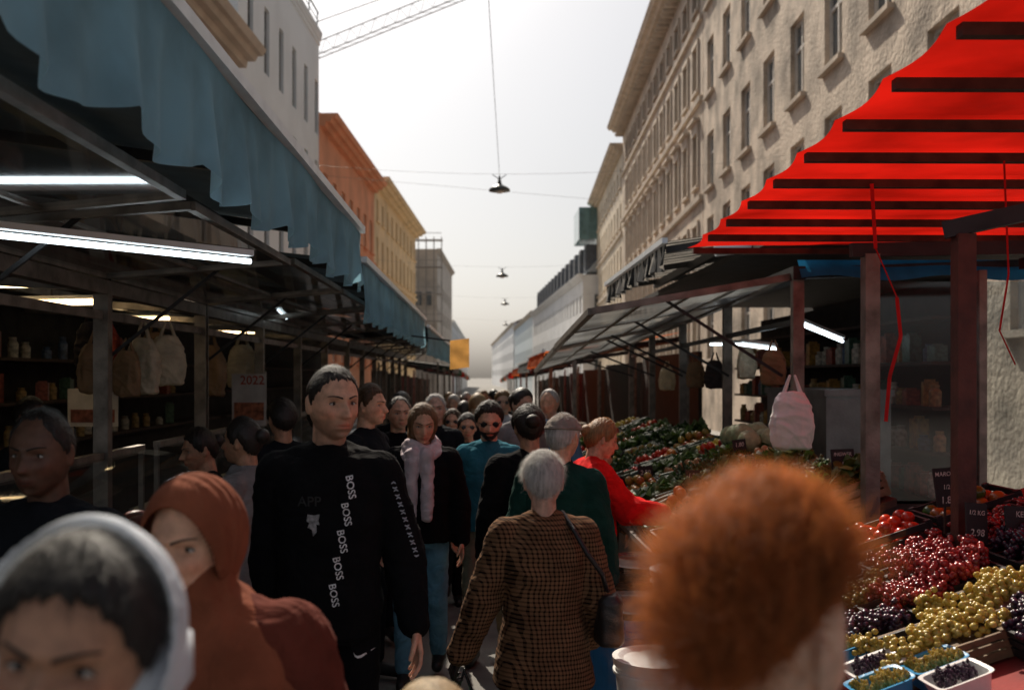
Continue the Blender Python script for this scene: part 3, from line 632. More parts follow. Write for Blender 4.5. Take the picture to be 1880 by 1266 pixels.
def bag(x,y,z,s=1,lbl='crumpled pale plastic bag hanging from a hook',m=None):
    g=G()
    g.loft([(0,0,-.34,.06,.03),(0,0,-.33,.11,.055),(0,0,-.2,.125,.065),(0,0,-.06,.10,.045),(0,0,0,.07,.03)],fold=.06,n=30)
    me=remesh(g,.008,2,.010)
    o=wrap(me,'plastic_bag',[m or bagm],None,True); tag(o,lbl,'bag','plastic bags hanging at stalls'); o.location=(x,y,z); o.scale=(s,s,s); o.rotation_euler=(0,0,R.uniform(-.6,.6))
    g=G()
    for sx in(-1,1): g.cap((sx*.05,0,-.01),(sx*.015,0,.1),.014,.008,n=8)
    h=g.obj('handle',[m or bagm],None,True,origin=(0,0,0)); h.parent=o; h.location=(0,0,0)
tanb=mat('tan_bag',(.3,.18,.09),var=.3); dkc=cloth('dark_hanging_cloth',(.06,.05,.05)); rdc=cloth('red_hanging_cloth',(.2,.04,.03))
bag(-2.12,6.2,2.08,1); bag(-2.0,6.3,2.1,.9); bag(-2.2,6.15,2.0,.8,'tan paper bag hanging from a hook',tanb); bag(-2.45,6.3,2.05,.9,'tan paper bag hanging from a hook',tanb)
for i,(x,y,z) in enumerate(((-2.6,6.6,2.2),(-2.9,7.6,2.25),(-2.7,8.2,2.2),(-3.1,5.4,2.3),(-2.5,10.4,2.2),(-2.9,4.9,2.3),(-2.3,8.4,2.1),(-2.4,9.9,2.15),(-3.3,6.2,2.3))): bag(x,y,z,R.uniform(.8,1.4),'coloured cloth bag hanging inside the stall',[dkc,rdc,tanb,bagm][i%4])
bag(1.86,6,1.75,1.0,'white plastic carrier bag hanging on the stall post',white_p)
for x,y,z,m_ in((2.3,7.9,2.05,tanb),(2.35,8.9,2.1,bagm),(2.3,9.9,2.0,dkc),(2.28,10.7,2.0,tanb),(2.25,12.2,1.95,bagm)): bag(x,y,z,.8,'net bag hanging under the open glass flap',m_)
g=G(); g.grid(lambda u,v:(-.42+.24*u,12.4+.02*math.sin(v*9+u*4),1.93+.36*v+.03*u),8,8); tag(g.obj('fabric_sign',[mat('ochre_cloth',(.7,.36,.1),tr=.4)],None,True),'ochre fabric sheet hung from an awning end','sign')
g=G(); g.beam((-.42,12.4,2.29),(-.9,12.4,2.35),.02); tag(g.obj('sign_bracket',[dsteel]),'thin steel bracket holding the cloth','bracket')

# ================= RIGHT RED CANOPY
rt=root('red_canopy','large red translucent tarpaulin canopy on wooden ribs','awning',(1.5,2,2.7)); ribs=[1.64+.5*i for i in range(12)]
zc=lambda y:2.95-(y-3.14)*.048
def f(u,v):
    y=1.64+5.5*u; fr_=((y-1.64)/.5)%1; x=1.46+3.1*v; ed=math.exp(-v*9); sag=math.sin(math.pi*fr_)
    return (x+.035*sag*ed,y,zc(y)+.030-.022*sag*(1-ed)-.006*sag+.012*math.sin(v*17+y*2)*sag*(1-ed)-.02*ed*ed)
g=G(); g.grid(f,132,48); g.obj('tarpaulin',[red_f],rt,True)
for y in ribs: bobj('rib',(1.50,y,zc(y)-.012),(4.55,y,zc(y)-.02),.045,.042,wood,rt)
bobj('beam',(3.9,1.2,2.8),(3.9,7.2,2.66),.06,.08,redpost,rt); bobj('beam',(1.9,5.15,2.50),(4.2,5.2,2.54),.05,.07,dsteel,rt); bobj('beam',(1.93,4.18,2.46),(3.4,3.4,2.75),.05,.07,dsteel,rt)
for (y,m_,zt) in((4.15,redpost,2.44),(5.15,steel,2.48)):
    g=G(); g.beam((2.0,y,0),(2.0,y,zt),.075,.07); g.box((2,y,.02),(.18,.18,.04)); g.obj('post',[m_],rt)
ribm=mat('red_ribbon',(.7,.02,.02),tr=.4)
g=G(); pts=[(1.98,5.08,2.83),(2.0,5.08,2.5),(2.10,5.06,2.25),(2.12,5.06,2.05),(2.06,5.05,1.85),(2.04,5.05,1.62)]
for a,b in zip(pts,pts[1:]): g.beam(a,b,.018,.004)
tag(g.obj('ribbon',[ribm]),'red ribbon hanging from the canopy by a steel post','ribbon')
g=G(); pts=[(2.3,4.4,2.8),(2.32,4.4,2.3),(2.28,4.4,2.05),(2.35,4.4,1.9)]
for a,b in zip(pts,pts[1:]): g.beam(a,b,.008,.003)
tag(g.obj('ribbon',[ribm]),'thin red string hanging from the canopy','ribbon')
g=G(); g.grid(lambda u,v:(2.3+2.7*u,7.2+.1*v,2.56+.02*math.sin(u*20)*(1-v)+.14*v),40,6); tag(g.obj('blue_tarpaulin',[bl2],None,True),'blue tarpaulin strip stretched behind the red canopy','tarpaulin')
# ================= RIGHT STALLS
rt=root('market_stall','market stall with steel posts, open glass flaps and shelves','market stall',(3,10.5,-.1),'market stalls along the street')
for y in(7.3,9.4,11.5,13.6,15.5): bobj('post',(2.3,y,-.2),(2.3,y,2.62),.08,.07,steel,rt)
g=G(); g.beam((2.3,7.25,2.6),(2.3,15.6,2.45),.09,.1); g.beam((2.3,7.3,2.25),(2.3,15.6,2.15),.04,.04); g.beam((2.3,7.3,2.6),(5,7.3,2.7),.07,.08); g.obj('beam',[dsteel],rt)
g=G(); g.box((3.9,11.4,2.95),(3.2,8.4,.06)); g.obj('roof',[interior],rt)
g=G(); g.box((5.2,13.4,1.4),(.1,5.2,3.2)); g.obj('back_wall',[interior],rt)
for zz in(.9,1.25,1.6,1.95,2.3): g=G(); g.box((3.6,10.6,zz),(.35,6.0,.025)); g.obj('shelf',[wood],rt)
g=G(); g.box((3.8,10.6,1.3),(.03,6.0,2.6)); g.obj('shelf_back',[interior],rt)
g=G(); g.box((2.9,8.5,1.25),(.5,1.6,.9)); g.box((2.9,8.5,1.72),(.54,1.64,.05)); tag(g.obj('counter',[stainless]),'steel serving counter in front of the shelves','counter')
def flap(p0,p1,p2,p3,label,bars=3):
    p0,p1,p2,p3=map(Vector,(p0,p1,p2,p3)); g=G()
    g.beam(p0,p1,.05,.05);g.beam(p1,p2,.05,.05);g.beam(p2,p3,.05,.05);g.beam(p3,p0,.05,.05)
    for i in range(1,bars+1): t=i/(bars+1); g.beam(p0.lerp(p1,t),p3.lerp(p2,t),.03,.035)
    g.beam(p0.lerp(p3,.5),p1.lerp(p2,.5),.03,.03)
    fo=g.obj('flap_frame',[steel],rt); fo['label']=label; g=G(); g.add([p0,p1,p2,p3],[(0,1,2,3)]); g.obj('flap_pane',[frost],fo)
    for t in(.05,.5,.95): q=p0.lerp(p3,t); bobj('strut',(q.x,q.y,1.85),(p0.lerp(p1,.6)).lerp(p3.lerp(p2,.6),t),.022,.022,dsteel,rt)
flap((2.26,7.35,2.58),(.80,7.4,2.33),(.80,11.0,2.17),(2.26,11.0,2.46),'long frosted glass flap propped open')
flap((2.26,11.1,2.46),(.80,11.1,2.15),(.80,15.3,1.93),(2.26,15.3,2.36),'long frosted glass flap propped open')
awning('striped dark and pale fabric awning',1.62,8.9,13.2,3.05,.22,2.2,.42,stripe_f,1,.5,.03)
g=G(); g.cyl((2.0,8.6,2.94),(3.4,8.6,3.1),.06); tag(g.obj('awning_roll',[alu]),'rolled up awning cassette on the stall roof','awning')
lamp((2.2,8.5,2.12),(2.5,8.5,2.08),tube,'lit fluorescent strip over the shelves',.014); lamp((2.65,8.3,2.28),(3.1,8.6,2.15),tube,'lit fluorescent strip over the shelves',.014); lamp((2.5,11,2.2),(2.9,11,2.2),tube,'lit fluorescent strip over the shelves',.012)
pk=[mat('packet',c,rough=.4,var=.5,vs=25) for c in((.45,.3,.12),(.4,.09,.05),(.6,.55,.45),(.09,.18,.12),(.09,.14,.24),(.5,.27,.06))]
gj=[]
for i,m_ in enumerate(pk):
    g=G()
    if i%2: g.box((0,0,.1),(.11,.1,.2)); g.box((0,0,.205),(.08,.02,.03)); nm='food_packet'; lb='printed food packet standing on a shelf'
    else: g.loft([(0,0,0,.045,.045),(0,0,.13,.048,.048),(0,0,.16,.03,.03),(0,0,.19,.034,.034)],n=14,e=2); nm='food_jar'; lb='glass food jar standing on a shelf'
    gj.append((g.obj(nm,[m_],None,False,origin=(0,0,0)),nm,lb))
for zz in(.915,1.265,1.615,1.965):
    y=7.7
    while y<13.4:
        o,nm,lb=gj[R.randrange(6)]; c=o.copy(); COL.objects.link(c); c.location=(3.5+R.uniform(-.03,.03),y,zz); c.rotation_euler=(0,0,R.uniform(-.3,.3)); c.scale=(1,1,R.uniform(.6,1.2)); tag(c,lb,'food packaging','packaged food on the stall shelves'); y+=.14+R.random()*.12
for zz in(1.215,1.615,2.015):
    y=4
    while y<14:
        o,nm,lb=gj[R.choice((0,1,2,3,4))]; c=o.copy(); COL.objects.link(c); c.location=(-4.3+R.uniform(-.05,.05),y,zz); c.rotation_euler=(0,0,R.uniform(-.6,.6)); c.scale=(1,1,R.uniform(.5,1.3)); tag(c,lb,'food packaging','packaged food on the stall shelves'); y+=.25+R.random()*.4
for o,_,_ in gj: bpy.data.objects.remove(o)
rt=root('glass_screen','tall steel framed glass screen closing the stall side','screen',(3,6.4,0))
for x in(2.55,3.3,4.05): bobj('upright',(x,6.6,0),(x,6.6,2.55),.05,.05,steel,rt)
g=G(); g.box((3.5,6.6,1.75),(1.9,.01,1.45)); g.obj('pane',[glassm],rt); g=G(); g.box((3.5,6.6,.5),(1.9,.03,1.0)); g.obj('panel',[interior],rt)

# ================= PRODUCE
def crate_mesh(w,d,h,m,name='crate'):
    g=G(); t=.012
    g.box((0,0,t/2),(w,d,t))
    for sx in(-1,1):
        for k in range(3): g.box((sx*(w/2-t/2),0,h*(k+.5)/3+.006),(t,d-.002,h/3*.72)); g.box((0,sx*(d/2-t/2),h*(k+.5)/3+.004),(w-2*t-.002,t*.9,h/3*.7))
        for sy in(-1,1): g.box((sx*(w/2-.016),sy*(d/2-.016),h/2),(.026,.026,h+.01))
    return g.obj(name,[m],None,False,origin=(0,0,0))
def blob(g,c,r,n=8,sx=1,sy=1,sz=1,M=None): g.ell(c,(r*sx,r*sy,r*sz),n=n,M=M)
def rot(): return Matrix.Rotation(R.random()*6.28,3,'Z')@Matrix.Rotation(R.uniform(-.4,.4),3,'X')
def heap(kind):
    g=G(); W,D=.19,.145
    if kind=='cucumber':
        for i in range(26): 
            c=Vector((R.uniform(-.12,.12),R.uniform(-W*.7,W*.7)*.7,.05+R.random()*.1)); d=Vector((R.uniform(.6,1),R.uniform(-.3,.3),R.uniform(-.1,.1))).normalized()*.1; g.cap(c-d,c+d,.02,.019,n=9)
    elif kind in('tomato','orange','onion','apple','lemon','pepper'):
        r={'tomato':.034,'orange':.038,'onion':.03,'apple':.036,'lemon':.028,'pepper':.04}[kind]
        for L in range(3):
            x=-W+r+L*.012
            while x<W-r:
                y=-D+r+L*.01
                while y<D-r+.01: 
                    if L<2 or R.random()<.45: blob(g,(x+R.uniform(-.006,.006),y+R.uniform(-.006,.006),.03+r*1.25*L+R.uniform(0,.012)),r*R.uniform(.9,1.08),10,1,1,.88 if kind!='lemon' else 1.2,rot())
                    y+=2*r
                x+=2*r
    elif kind in('lettuce','herb'):
        nl=260 if kind=='herb' else 190
        for i in range(nl):
            c=Vector((R.uniform(-W,W),R.uniform(-D,D),.04+R.random()*.11)); a=R.random()*6.28; d=Vector((math.cos(a),math.sin(a),R.uniform(.2,1.4))).normalized(); s_=d.cross(Vector((0,0,1))).normalized(); L=R.uniform(.03,.06) if kind=='herb' else R.uniform(.06,.10); w=L*(.3 if kind=='herb' else .55); nn=d.cross(s_)
            g.add([c,c+d*L*.5+s_*w+nn*.01,c+d*L,c+d*L*.5-s_*w+nn*.01,c+d*L*.55-nn*.012],[(0,1,4),(1,2,4),(2,3,4),(3,0,4)])
    elif kind=='grape':
        for k in range(11):
            cx,cy=R.uniform(-W*.75,W*.75),R.uniform(-D*.7,D*.7); a=R.random()*6.28
            for i in range(46):
                t=R.random(); q=.045*(1-t*.7); blob(g,(cx+math.cos(a)*t*.11+R.gauss(0,q*.55),cy+math.sin(a)*t*.11+R.gauss(0,q*.55),.05+R.random()*.07*(1-t*.4)+.02),R.uniform(.0105,.0135),8)
    return g
prodm={'cucumber':mat('cucumber_skin',(.03,.09,.02),rough=.35,island=[(.010,.03,.008),(.03,.08,.018)]),
 'tomato':mat('tomato_skin',(.5,.03,.02),rough=.2,island=[(.45,.02,.012),(.65,.06,.02)]),'orange':mat('orange_peel',(.7,.25,.03),rough=.45,bump=.3,bs=200,island=[(.6,.16,.02),(.75,.27,.03)]),
 'onion':mat('onion_skin',(.5,.3,.12),rough=.4,island=[(.35,.18,.06),(.5,.33,.15)]),'apple':mat('apple_skin',(.4,.1,.05),rough=.25,island=[(.4,.04,.02),(.4,.32,.06)]),'lemon':mat('lemon_peel',(.7,.55,.06),rough=.4,island=[(.55,.4,.04),(.7,.55,.08)]),
 'pepper':mat('pepper_skin',(.5,.03,.02),rough=.15,island=[(.55,.02,.01),(.04,.12,.02),(.6,.1,.02)]),'lettuce':mat('lettuce_leaf',(.13,.24,.04),rough=.5,tr=.3,island=[(.03,.07,.012),(.14,.23,.05)]),'herb':mat('herb_leaf',(.06,.14,.03),rough=.6,tr=.3,island=[(.015,.045,.01),(.06,.12,.025)])}
gm={'red':mat('red_grape',(.2,.03,.03),rough=.22,island=[(.12,.012,.018),(.42,.045,.035),(.24,.018,.025)]),'dark':mat('dark_grape',(.03,.012,.03),rough=.3,island=[(.015,.008,.02),(.06,.02,.05)]),'yellow':mat('yellow_grape',(.5,.42,.1),rough=.2,tr=.2,island=[(.48,.34,.06),(.68,.54,.16)]),'green':mat('green_grape',(.25,.28,.06),rough=.2,tr=.2,island=[(.18,.16,.03),(.4,.27,.06)])}
cm=[mat('wooden_crate',(.2,.13,.07),var=.3,vs=14),mat('black_crate',(.02,.02,.022),rough=.5),mat('green_crate',(.02,.08,.035),rough=.5)]
crates=[crate_mesh(.40,.31,.12,m) for m in cm]
heaps={k:heap(k).obj(k+'_heap',[prodm[k]],None,True,origin=(0,0,0)) for k in prodm}
tz=lambda x:.80+(x-1.05)*.36
rt=root('stall_table','sloping wooden produce table with dark skirt','table',(1.6,9.5,-.1)); g=G()
g.add([(1.02,5.3,.78),(2.2,5.3,1.2),(2.2,14,1.13),(1.02,14,.70),(1.02,5.3,.74),(2.2,5.3,1.16),(2.2,14,1.09),(1.02,14,.66)],[(0,1,2,3),(4,7,6,5),(0,4,5,1),(0,3,7,4),(3,2,6,7),(1,5,6,2)]); g.obj('table_top',[wood],rt)
g=G(); g.box((1.65,9.65,.3),(1.1,8.6,.86)); g.obj('skirt',[mat('skirt_cloth',(.03,.03,.03))],rt)
order=[['tomato','pepper','herb','orange','cucumber','lettuce','onion','apple','cucumber','tomato','orange','herb','apple','lettuce','onion','lemon','pepper','cucumber','tomato','orange','lettuce','herb','onion','pepper','apple'],
 ['cucumber','cucumber','herb','cucumber','lettuce','herb','cucumber','onion','lettuce','cucumber','orange','tomato','herb','apple','cucumber','lettuce','onion','pepper','herb','lemon','cucumber','tomato','orange','herb','apple'],
 ['lettuce','cucumber','herb','lettuce','cucumber','onion','lettuce','herb','tomato','lemon','cucumber','apple','lettuce','orange','herb','cucumber','pepper','onion','lettuce','tomato','orange','herb','cucumber','apple','lemon']]
fl_=math.atan(.36)
nm_={'herb':'green herbs','lettuce':'leafy lettuce','tomato':'tomatoes'}
for r in range(3):
    for i in range(25):
        y=5.5+i*.345; x=1.23+r*.385; z=tz(x)+.012-.008*(y-5.3)+.0; k=order[r][i]
        c=crates[(i*7+r*3)%3].copy(); COL.objects.link(c); c.location=(x,y,z); c.rotation_euler=(0,-fl_,R.uniform(-.03,.03)); tag(c,'slatted produce crate on the sloping stall table','crate','produce crates on the stall')
        hp=heaps[k].copy(); COL.objects.link(hp); hp.location=(x,y,z+.015); hp.rotation_euler=(0,-fl_,0 if R.random()<.5 else math.pi); hp.scale=(1,1,R.uniform(.8,1.35))
        if hp.rotation_euler[2]: hp.rotation_euler[1]=fl_
        tag(hp,'heap of '+nm_.get(k,k+'s')+' in a slatted crate',k,'produce heaps on the stall','stuff')
cab=mat('cabbage_leaf',(.42,.5,.28),rough=.5,var=.25,vs=20,bump=.4,bs=30)
for i in range(8):
    g=G(); U,F=hgrid(26); r_=.085*(1+.06*nz(U,7,i%5)+.03*np.abs(nz(U,14,2))); g.add(U*r_[:,None],F); o=g.obj('cabbage',[cab],None,True,origin=(0,0,0)); o.location=(2.0+.17*(i%2),7.5+.19*(i//2),1.36+.02*(i%3)); tag(o,'round pale green cabbage on the produce pile','cabbage','cabbages on the stall')
rt=root('stall_table','sloping fruit table with red cloth edge','table',(1.8,3.7,0)); g=G()
gzt=lambda x:.79+(x-1.15)*.33
g.add([(1.15,2.3,.79),(2.7,2.3,1.30),(2.7,4.95,1.30),(1.15,4.95,.79),(1.15,2.3,.75),(2.7,2.3,1.26),(2.7,4.95,1.26),(1.15,4.95,.75)],[(0,1,2,3),(4,7,6,5),(0,4,5,1),(0,3,7,4),(3,2,6,7),(1,5,6,2)]); g.obj('table_top',[mat('red_cloth',(.3,.02,.015),rough=.8,var=.3)],rt)
for x,y in((1.25,2.4),(1.25,4.85),(2.6,2.4),(2.6,4.85)): bobj('leg',(x,y,0),(x,y,gzt(x)-.04),.05,.05,steel,rt)
fl2=math.atan(.33)
gh=[heap('grape') for _ in range(3)]
gobj={}
for k,gi in {'red':0,'dark':1,'yellow':2,'green':0}.items(): gobj[k]=gh[gi].obj('grape_heap',[gm[k]],None,True,origin=(0,0,0))
lay=[(1.38,3.55,'dark'),(1.78,3.45,'yellow'),(1.42,3.93,'green'),(1.78,3.8,'red'),(1.62,3.72,'red'),(2.18,3.8,'dark'),(2.18,3.48,'red'),(1.82,4.15,'red'),(1.45,4.28,'green'),(2.2,4.15,'red'),(1.5,3.28,'yellow'),(1.85,3.12,'dark')]
for x,y,k in lay:
    c=crates[1 if k!='yellow' else 0].copy(); COL.objects.link(c); c.location=(x,y,gzt(x)+.01); c.rotation_euler=(0,-fl2,R.uniform(-.06,.06)); c.scale=(.95,.95,.7); tag(c,'shallow fruit tray on the sloping table','crate','fruit trays on the table')
    h=gobj[k].copy(); COL.objects.link(h); h.location=(x,y,gzt(x)+.02); h.rotation_euler=(0,-fl2,R.choice((0,.15,-.15))); h.scale=(1,1,R.uniform(.8,1.3)); tag(h,'heap of shiny '+k+' grapes in a tray','grapes','grape heaps on the table','stuff')
for i,(x,y,k) in enumerate([(1.45,4.65,'orange'),(1.85,4.6,'tomato'),(2.25,4.6,'pepper'),(2.5,4.2,'tomato'),(2.5,3.85,'apple'),(2.5,3.5,'tomato')]):
    c=crates[1].copy(); COL.objects.link(c); c.location=(x,y,gzt(x)+.01); c.rotation_euler=(0,-fl2,0); tag(c,'black produce crate on the fruit table','crate','fruit trays on the table')
    h=heaps[k].copy(); COL.objects.link(h); h.location=(x,y,gzt(x)+.025); h.rotation_euler=(0,-fl2,0); tag(h,'heap of '+nm_.get(k,k+'s')+' in a black crate',k,'produce heaps on the stall','stuff')
def punnet(x,y,z,m,lbl,k):
    g=G(); w,d,h=.085,.065,.07
    rs=[(0,0,0,w*.8,d*.8),(0,0,h,w,d),(0,0,h+.004,w+.007,d+.007),(0,0,h+.002,w-.004,d-.004),(0,0,.006,w*.77,d*.77)]
    g.loft(rs,n=28,e=7); o=g.obj('punnet',[m],None,False,origin=(0,0,0)); o.location=(x,y,z); o.rotation_euler=(0,-fl2,.1); tag(o,lbl,'punnet','fruit punnets on the table')
    h=gobj[k].copy(); COL.objects.link(h); h.location=(x,y,z+.01); h.rotation_euler=(0,-fl2,.1); h.scale=(.36,.36,.6); tag(h,'small pile of '+k+' grapes in a punnet','grapes','grape heaps on the table','stuff')
bluep=mat('blue_plastic',(.03,.28,.55),rough=.3,var=.1); 
punnet(1.24,3.62,.86,white_p,'white plastic punnet of dark grapes','dark'); punnet(1.24,3.42,.86,bluep,'light blue plastic punnet','yellow'); punnet(1.27,3.2,.86,white_p,'white plastic punnet of dark berries','dark'); punnet(1.42,3.1,.90,bluep,'light blue plastic punnet','yellow'); punnet(1.22,3.02,.86,bluep,'light blue plastic punnet','yellow'); punnet(1.42,2.95,.9,white_p,'white plastic punnet of dark berries','dark')
for o in list(gobj.values())+list(heaps.values())+crates: bpy.data.objects.remove(o)
def sign(x,y,z,w,h,lines,tilt=.15,rz=0,sz=None):
    rt=root('price_sign','black chalkboard price sign on a stick among produce','sign',(x,y,z),'chalk price signs'); g=G()
    M=Matrix.Rotation(rz,3,'Z')@Matrix.Rotation(-tilt,3,'X')@Matrix.Rotation(R.uniform(-.12,.12),3,'Y'); g.box((x,y,z+h/2),(w,.008,h),0,M); g.obj('board',[board],rt); g=G(); g.beam((x,y+.01,z-.12),(x,y+.01,z+.02),.008); g.obj('stick',[wood],rt)
    g=G(); n=len(lines)
    for i,t in enumerate(lines):
        s=(sz or h/n*.8)*(1.0 if i==n-1 else .6); s=min(s,w/(len(t)*.58)); v,f=textgeo(t,s); yy=h/2-(i+.5)*h/n
        g.add([Vector((x,y,z+h/2))+M@Vector((p[0]*.9+ p[1]*.12,-.0065,p[1]+yy)) for p in v],f)
    g.obj('lettering',[chalk],rt)
sign(2.02,4.35,1.28,.10,.17,['MAROC','1/2','1.80']); sign(1.98,4.0,1.18,.09,.16,['1/2 KG','2.98'],.2,.1); sign(2.12,3.9,1.14,.16,.2,['KERN','SULTANINEN','1/2 2.40'],.2,.15); sign(2.25,3.6,1.2,.11,.14,['KG','1.80'],.2,.1)
sign(1.72,6.2,1.24,.10,.09,['4.80']); sign(1.30,8.0,1.02,.12,.11,['2.50']); sign(2.02,5.6,1.32,.13,.12,['INGWER','5']); sign(1.45,6.9,1.12,.1,.08,['1.20']); sign(1.9,7.4,1.3,.1,.08,['1.80']); sign(1.35,10.,1.02,.12,.1,['1.50'])
def tub(name,x,y,z0,r0,r1,h,m,lbl,lid=None,lidm=None):
    rt=root(name,lbl,name.replace('_',' '),(x,y,z0)); g=G(); g.loft([(x,y,z0,r0,r0),(x,y,z0+h*.3,r0+(r1-r0)*.4,r0+(r1-r0)*.4),(x,y,z0+h*.9,r1,r1),(x,y,z0+h*.91,r1+.012,r1+.012),(x,y,z0+h*.94,r1+.012,r1+.012),(x,y,z0+h*.945,r1,r1),(x,y,z0+h,r1,r1)],n=40,e=2); g.obj('body',[m],rt)
    if lidm: g=G(); g.loft([(x,y,z0+h+.001,r1+.01,r1+.01),(x,y,z0+h+.03,r1+.014,r1+.014),(x,y,z0+h+.032,r1-.01,r1-.01),(x,y,z0+h+.02,r1-.03,r1-.03),(x,y,z0+h+.022,r1*.3,r1*.3)],n=40,e=2); g.obj('lid',[lidm],rt)
bluebar=mat('blue_barrel',(.015,.13,.38),rough=.4,var=.2)
tub('barrel',.70,4.50,0,.20,.23,.80,bluebar,'tall blue plastic barrel with black lid',1,BLK)
tub('barrel',.86,5.25,0,.22,.24,.85,mat('black_bin',(.02,.02,.02),rough=.4),'black plastic barrel with a black lid',1,BLK)
tub('bucket',.68,3.95,.37,.13,.155,.34,white_p,'white plastic bucket with a white lid',1,white_p); tub('bucket',.68,3.95,0,.13,.155,.34,white_p,'white plastic bucket with a white lid',1,white_p)
tub('bucket',1.0,4.95,.5,.14,.16,.36,white_p,'white plastic bucket with lid among barrels',1,white_p); tub('bucket',1.0,4.95,.0,.16,.17,.46,bluebar,'low blue plastic tub below a bucket',1,bluebar)
tub('bucket',1.0,5.75,.45,.15,.17,.3,white_p,'white plastic tub by the produce table',1,BLK); tub('bucket',1.0,5.75,.0,.15,.17,.4,BLK,'black plastic tub under a white one',1,BLK)

# ================= FAR STALLS
cbm=mat('counter_board',(.15,.12,.09),var=.4)
def farstall(x0,side,y0,y1,fab,lbl,z):
    gzv=gz((y0+y1)/2); awning(lbl,x0,y0,y1,z,.22,2.4,.35,fab,side,.5,.03)
    rt=root('market_stall','simple market stall with crates under an awning','market stall',(side*(x0+1),(y0+y1)/2,gzv),'market stalls along the street')
    for y in(y0+.1,y1-.1):
        for dx in(.5,2.3): bobj('post',(side*(x0+dx),y,gzv-.2),(side*(x0+dx),y,z+.1),.06,.06,steel,rt)
    g=G(); g.box((side*(x0+1.2),(y0+y1)/2,gzv+.45),(1.1,y1-y0-.3,.9)); g.obj('counter',[cbm],rt)
    g=G(); g.box((side*(x0+2.5),(y0+y1)/2,gzv+1.2),(.06,y1-y0-.1,2.5)); g.obj('back_wall',[interior],rt)
y=15.8
for i in range(9):
    L=R.uniform(4.2,6.5); farstall(.95+.02*i,1,y,y+L,[or_f,grey_f,or_f,red_f,grey_f,or_f,gr_f,grey_f,or_f][i],['orange','grey','orange','red','grey','orange','green','grey','orange'][i]+' fabric stall awning further down the street',2.25-.012*(y-15)); y+=L+.3
y=30.3
for i in range(6):
    L=R.uniform(4.5,6.5); farstall(.9,-1,y,y+L,[grey_f,gr_f,red_f,grey_f,or_f,grey_f][i],['grey','green','red','grey','orange','grey'][i]+' fabric stall awning further down the street',2.35-.012*(y-15)); y+=L+.3

# ================= PEOPLE
c_black=cloth('black_cotton',(.007,.007,.008)); c_brown=cloth('brown_wool',(.26,.08,.042)); c_dbrown=cloth('maroon_coat',(.14,.034,.022)); c_white=cloth('white_scarf_cloth',(.88,.92,.97),tr=.3); c_grey=cloth('grey_fleece',(.22,.21,.21)); c_teal=cloth('teal_knit',(.03,.16,.22))
c_green=cloth('dark_green_vest',(.012,.05,.04)); c_red=cloth('red_jacket_cloth',(.8,.014,.014)); c_lav=cloth('lilac_scarf',(.68,.57,.60)); c_jean=cloth('blue_denim',(.15,.33,.46)); c_khaki=cloth('khaki_twill',(.24,.19,.13)); c_dk=cloth('dark_navy',(.012,.014,.018)); c_lt=cloth('light_grey_knit',(.5,.5,.53)); c_capm=cloth('grey_tweed',(.26,.22,.19))
c_tweed=mat('check_tweed',(.22,.115,.06),rough=.95,var=.25,vs=12,bump=.4,bs=250,stripe=('check',.019,.4,(.014,.008,.006)),spec=.1); c_skirt=cloth('brown_wool_skirt',(.14,.07,.034)); c_blue=cloth('blue_cloth',(.1,.22,.38)); c_wine=cloth('wine_cloth',(.3,.03,.04))
sk1=(.74,.41,.27); sk2=(.52,.27,.165); sk_shade=(.16,.08,.05)  # last tone has the shade under the awning put into the skin colour
dk=(.018,.012,.009); br=(.10,.05,.022); gy=(.6,.58,.56)
person('woman with loose white headscarf over dark hair',-.455,1.12,1.675,176,hy=4,hp=4,hr=-6,skin=sk2,hair=('tied',dk,.014),top=c_black,bottom=c_black,male=0,w=.95,lod=0,scarf=('loose',c_white),stride=.1,hn=.3,strand=(9000,.03,.0009,.8,0,.05),htr=0)
person('woman in brown headscarf and maroon coat looking aside',-.56,2.0,1.65,180,hy=-16,hp=8,skin=sk1,hair=None,top=c_dbrown,tt=.045,hem=.5,bottom=c_black,male=0,w=1.05,lod=0,scarf=('hijab',c_brown),stride=.1)
p=person('tall man in black sweatshirt with white lettering stripe',-.56,3.6,1.89,184,hy=30,hp=3,skin=sk1,hair=('short',(.031,.02,.014),.004),top=c_black,tt=.026,hem=.86,bottom=c_black,w=.99,lod=0,stub=.6,stride=.14,strand=(7000,.008,.0010,.9,0,.5),
   arms={'L':((-.085,-.02,-.27),(-.035,.06,-.235)),'R':((.03,-.03,-.27),(-.01,.06,-.235))})
bv=p['bvh']()
def decal(par,bv,vs,fs,m,name,off=.0035,direc=(0,-1,0),start=.6):
    out=[]; D=Vector(direc)
    for q in vs:
        q=Vector(q); r=bv.ray_cast(q-D*start,D); out.append((r[0]-D*off) if r[0] else q-D*.15)
    g=G(); g.add(out,fs); return g.obj(name,[m],par,False,origin=(0,0,0))
ink=mat('white_print',(.8,.8,.8),rough=.7,var=.3,vs=60)
vs=[];fs=[]
for i in range(5):
    v,f=textgeo('BOSS',.033); t=i/5; cx=-.080+.065*t; cz=1.355-.086*i; a=math.radians(-80)
    o=len(vs)
    for q in v:
        X=q[0]*math.cos(a)-q[1]*math.sin(a); Z=q[0]*math.sin(a)+q[1]*math.cos(a); vs.append((cx-X,0,cz+Z))
    fs+=[tuple(k+o for k in ff) for ff in f]
decal(p['o'],bv,vs,fs,ink,'printed_lettering')
v,f=textgeo('APP',.045); decal(p['o'],bv,[(.05-q[0],0,1.31+q[1]) for q in v],f,mat('dim_print',(.016,.016,.016)),'printed_lettering')
em=[(-.03,.05),(.0,.045),(.025,.05),(.02,.02),(.025,-.0),(.01,.005),(.012,-.03),(-.004,-.05),(-.01,-.02),(-.03,-.01),(-.022,.01),(-.035,.02)]
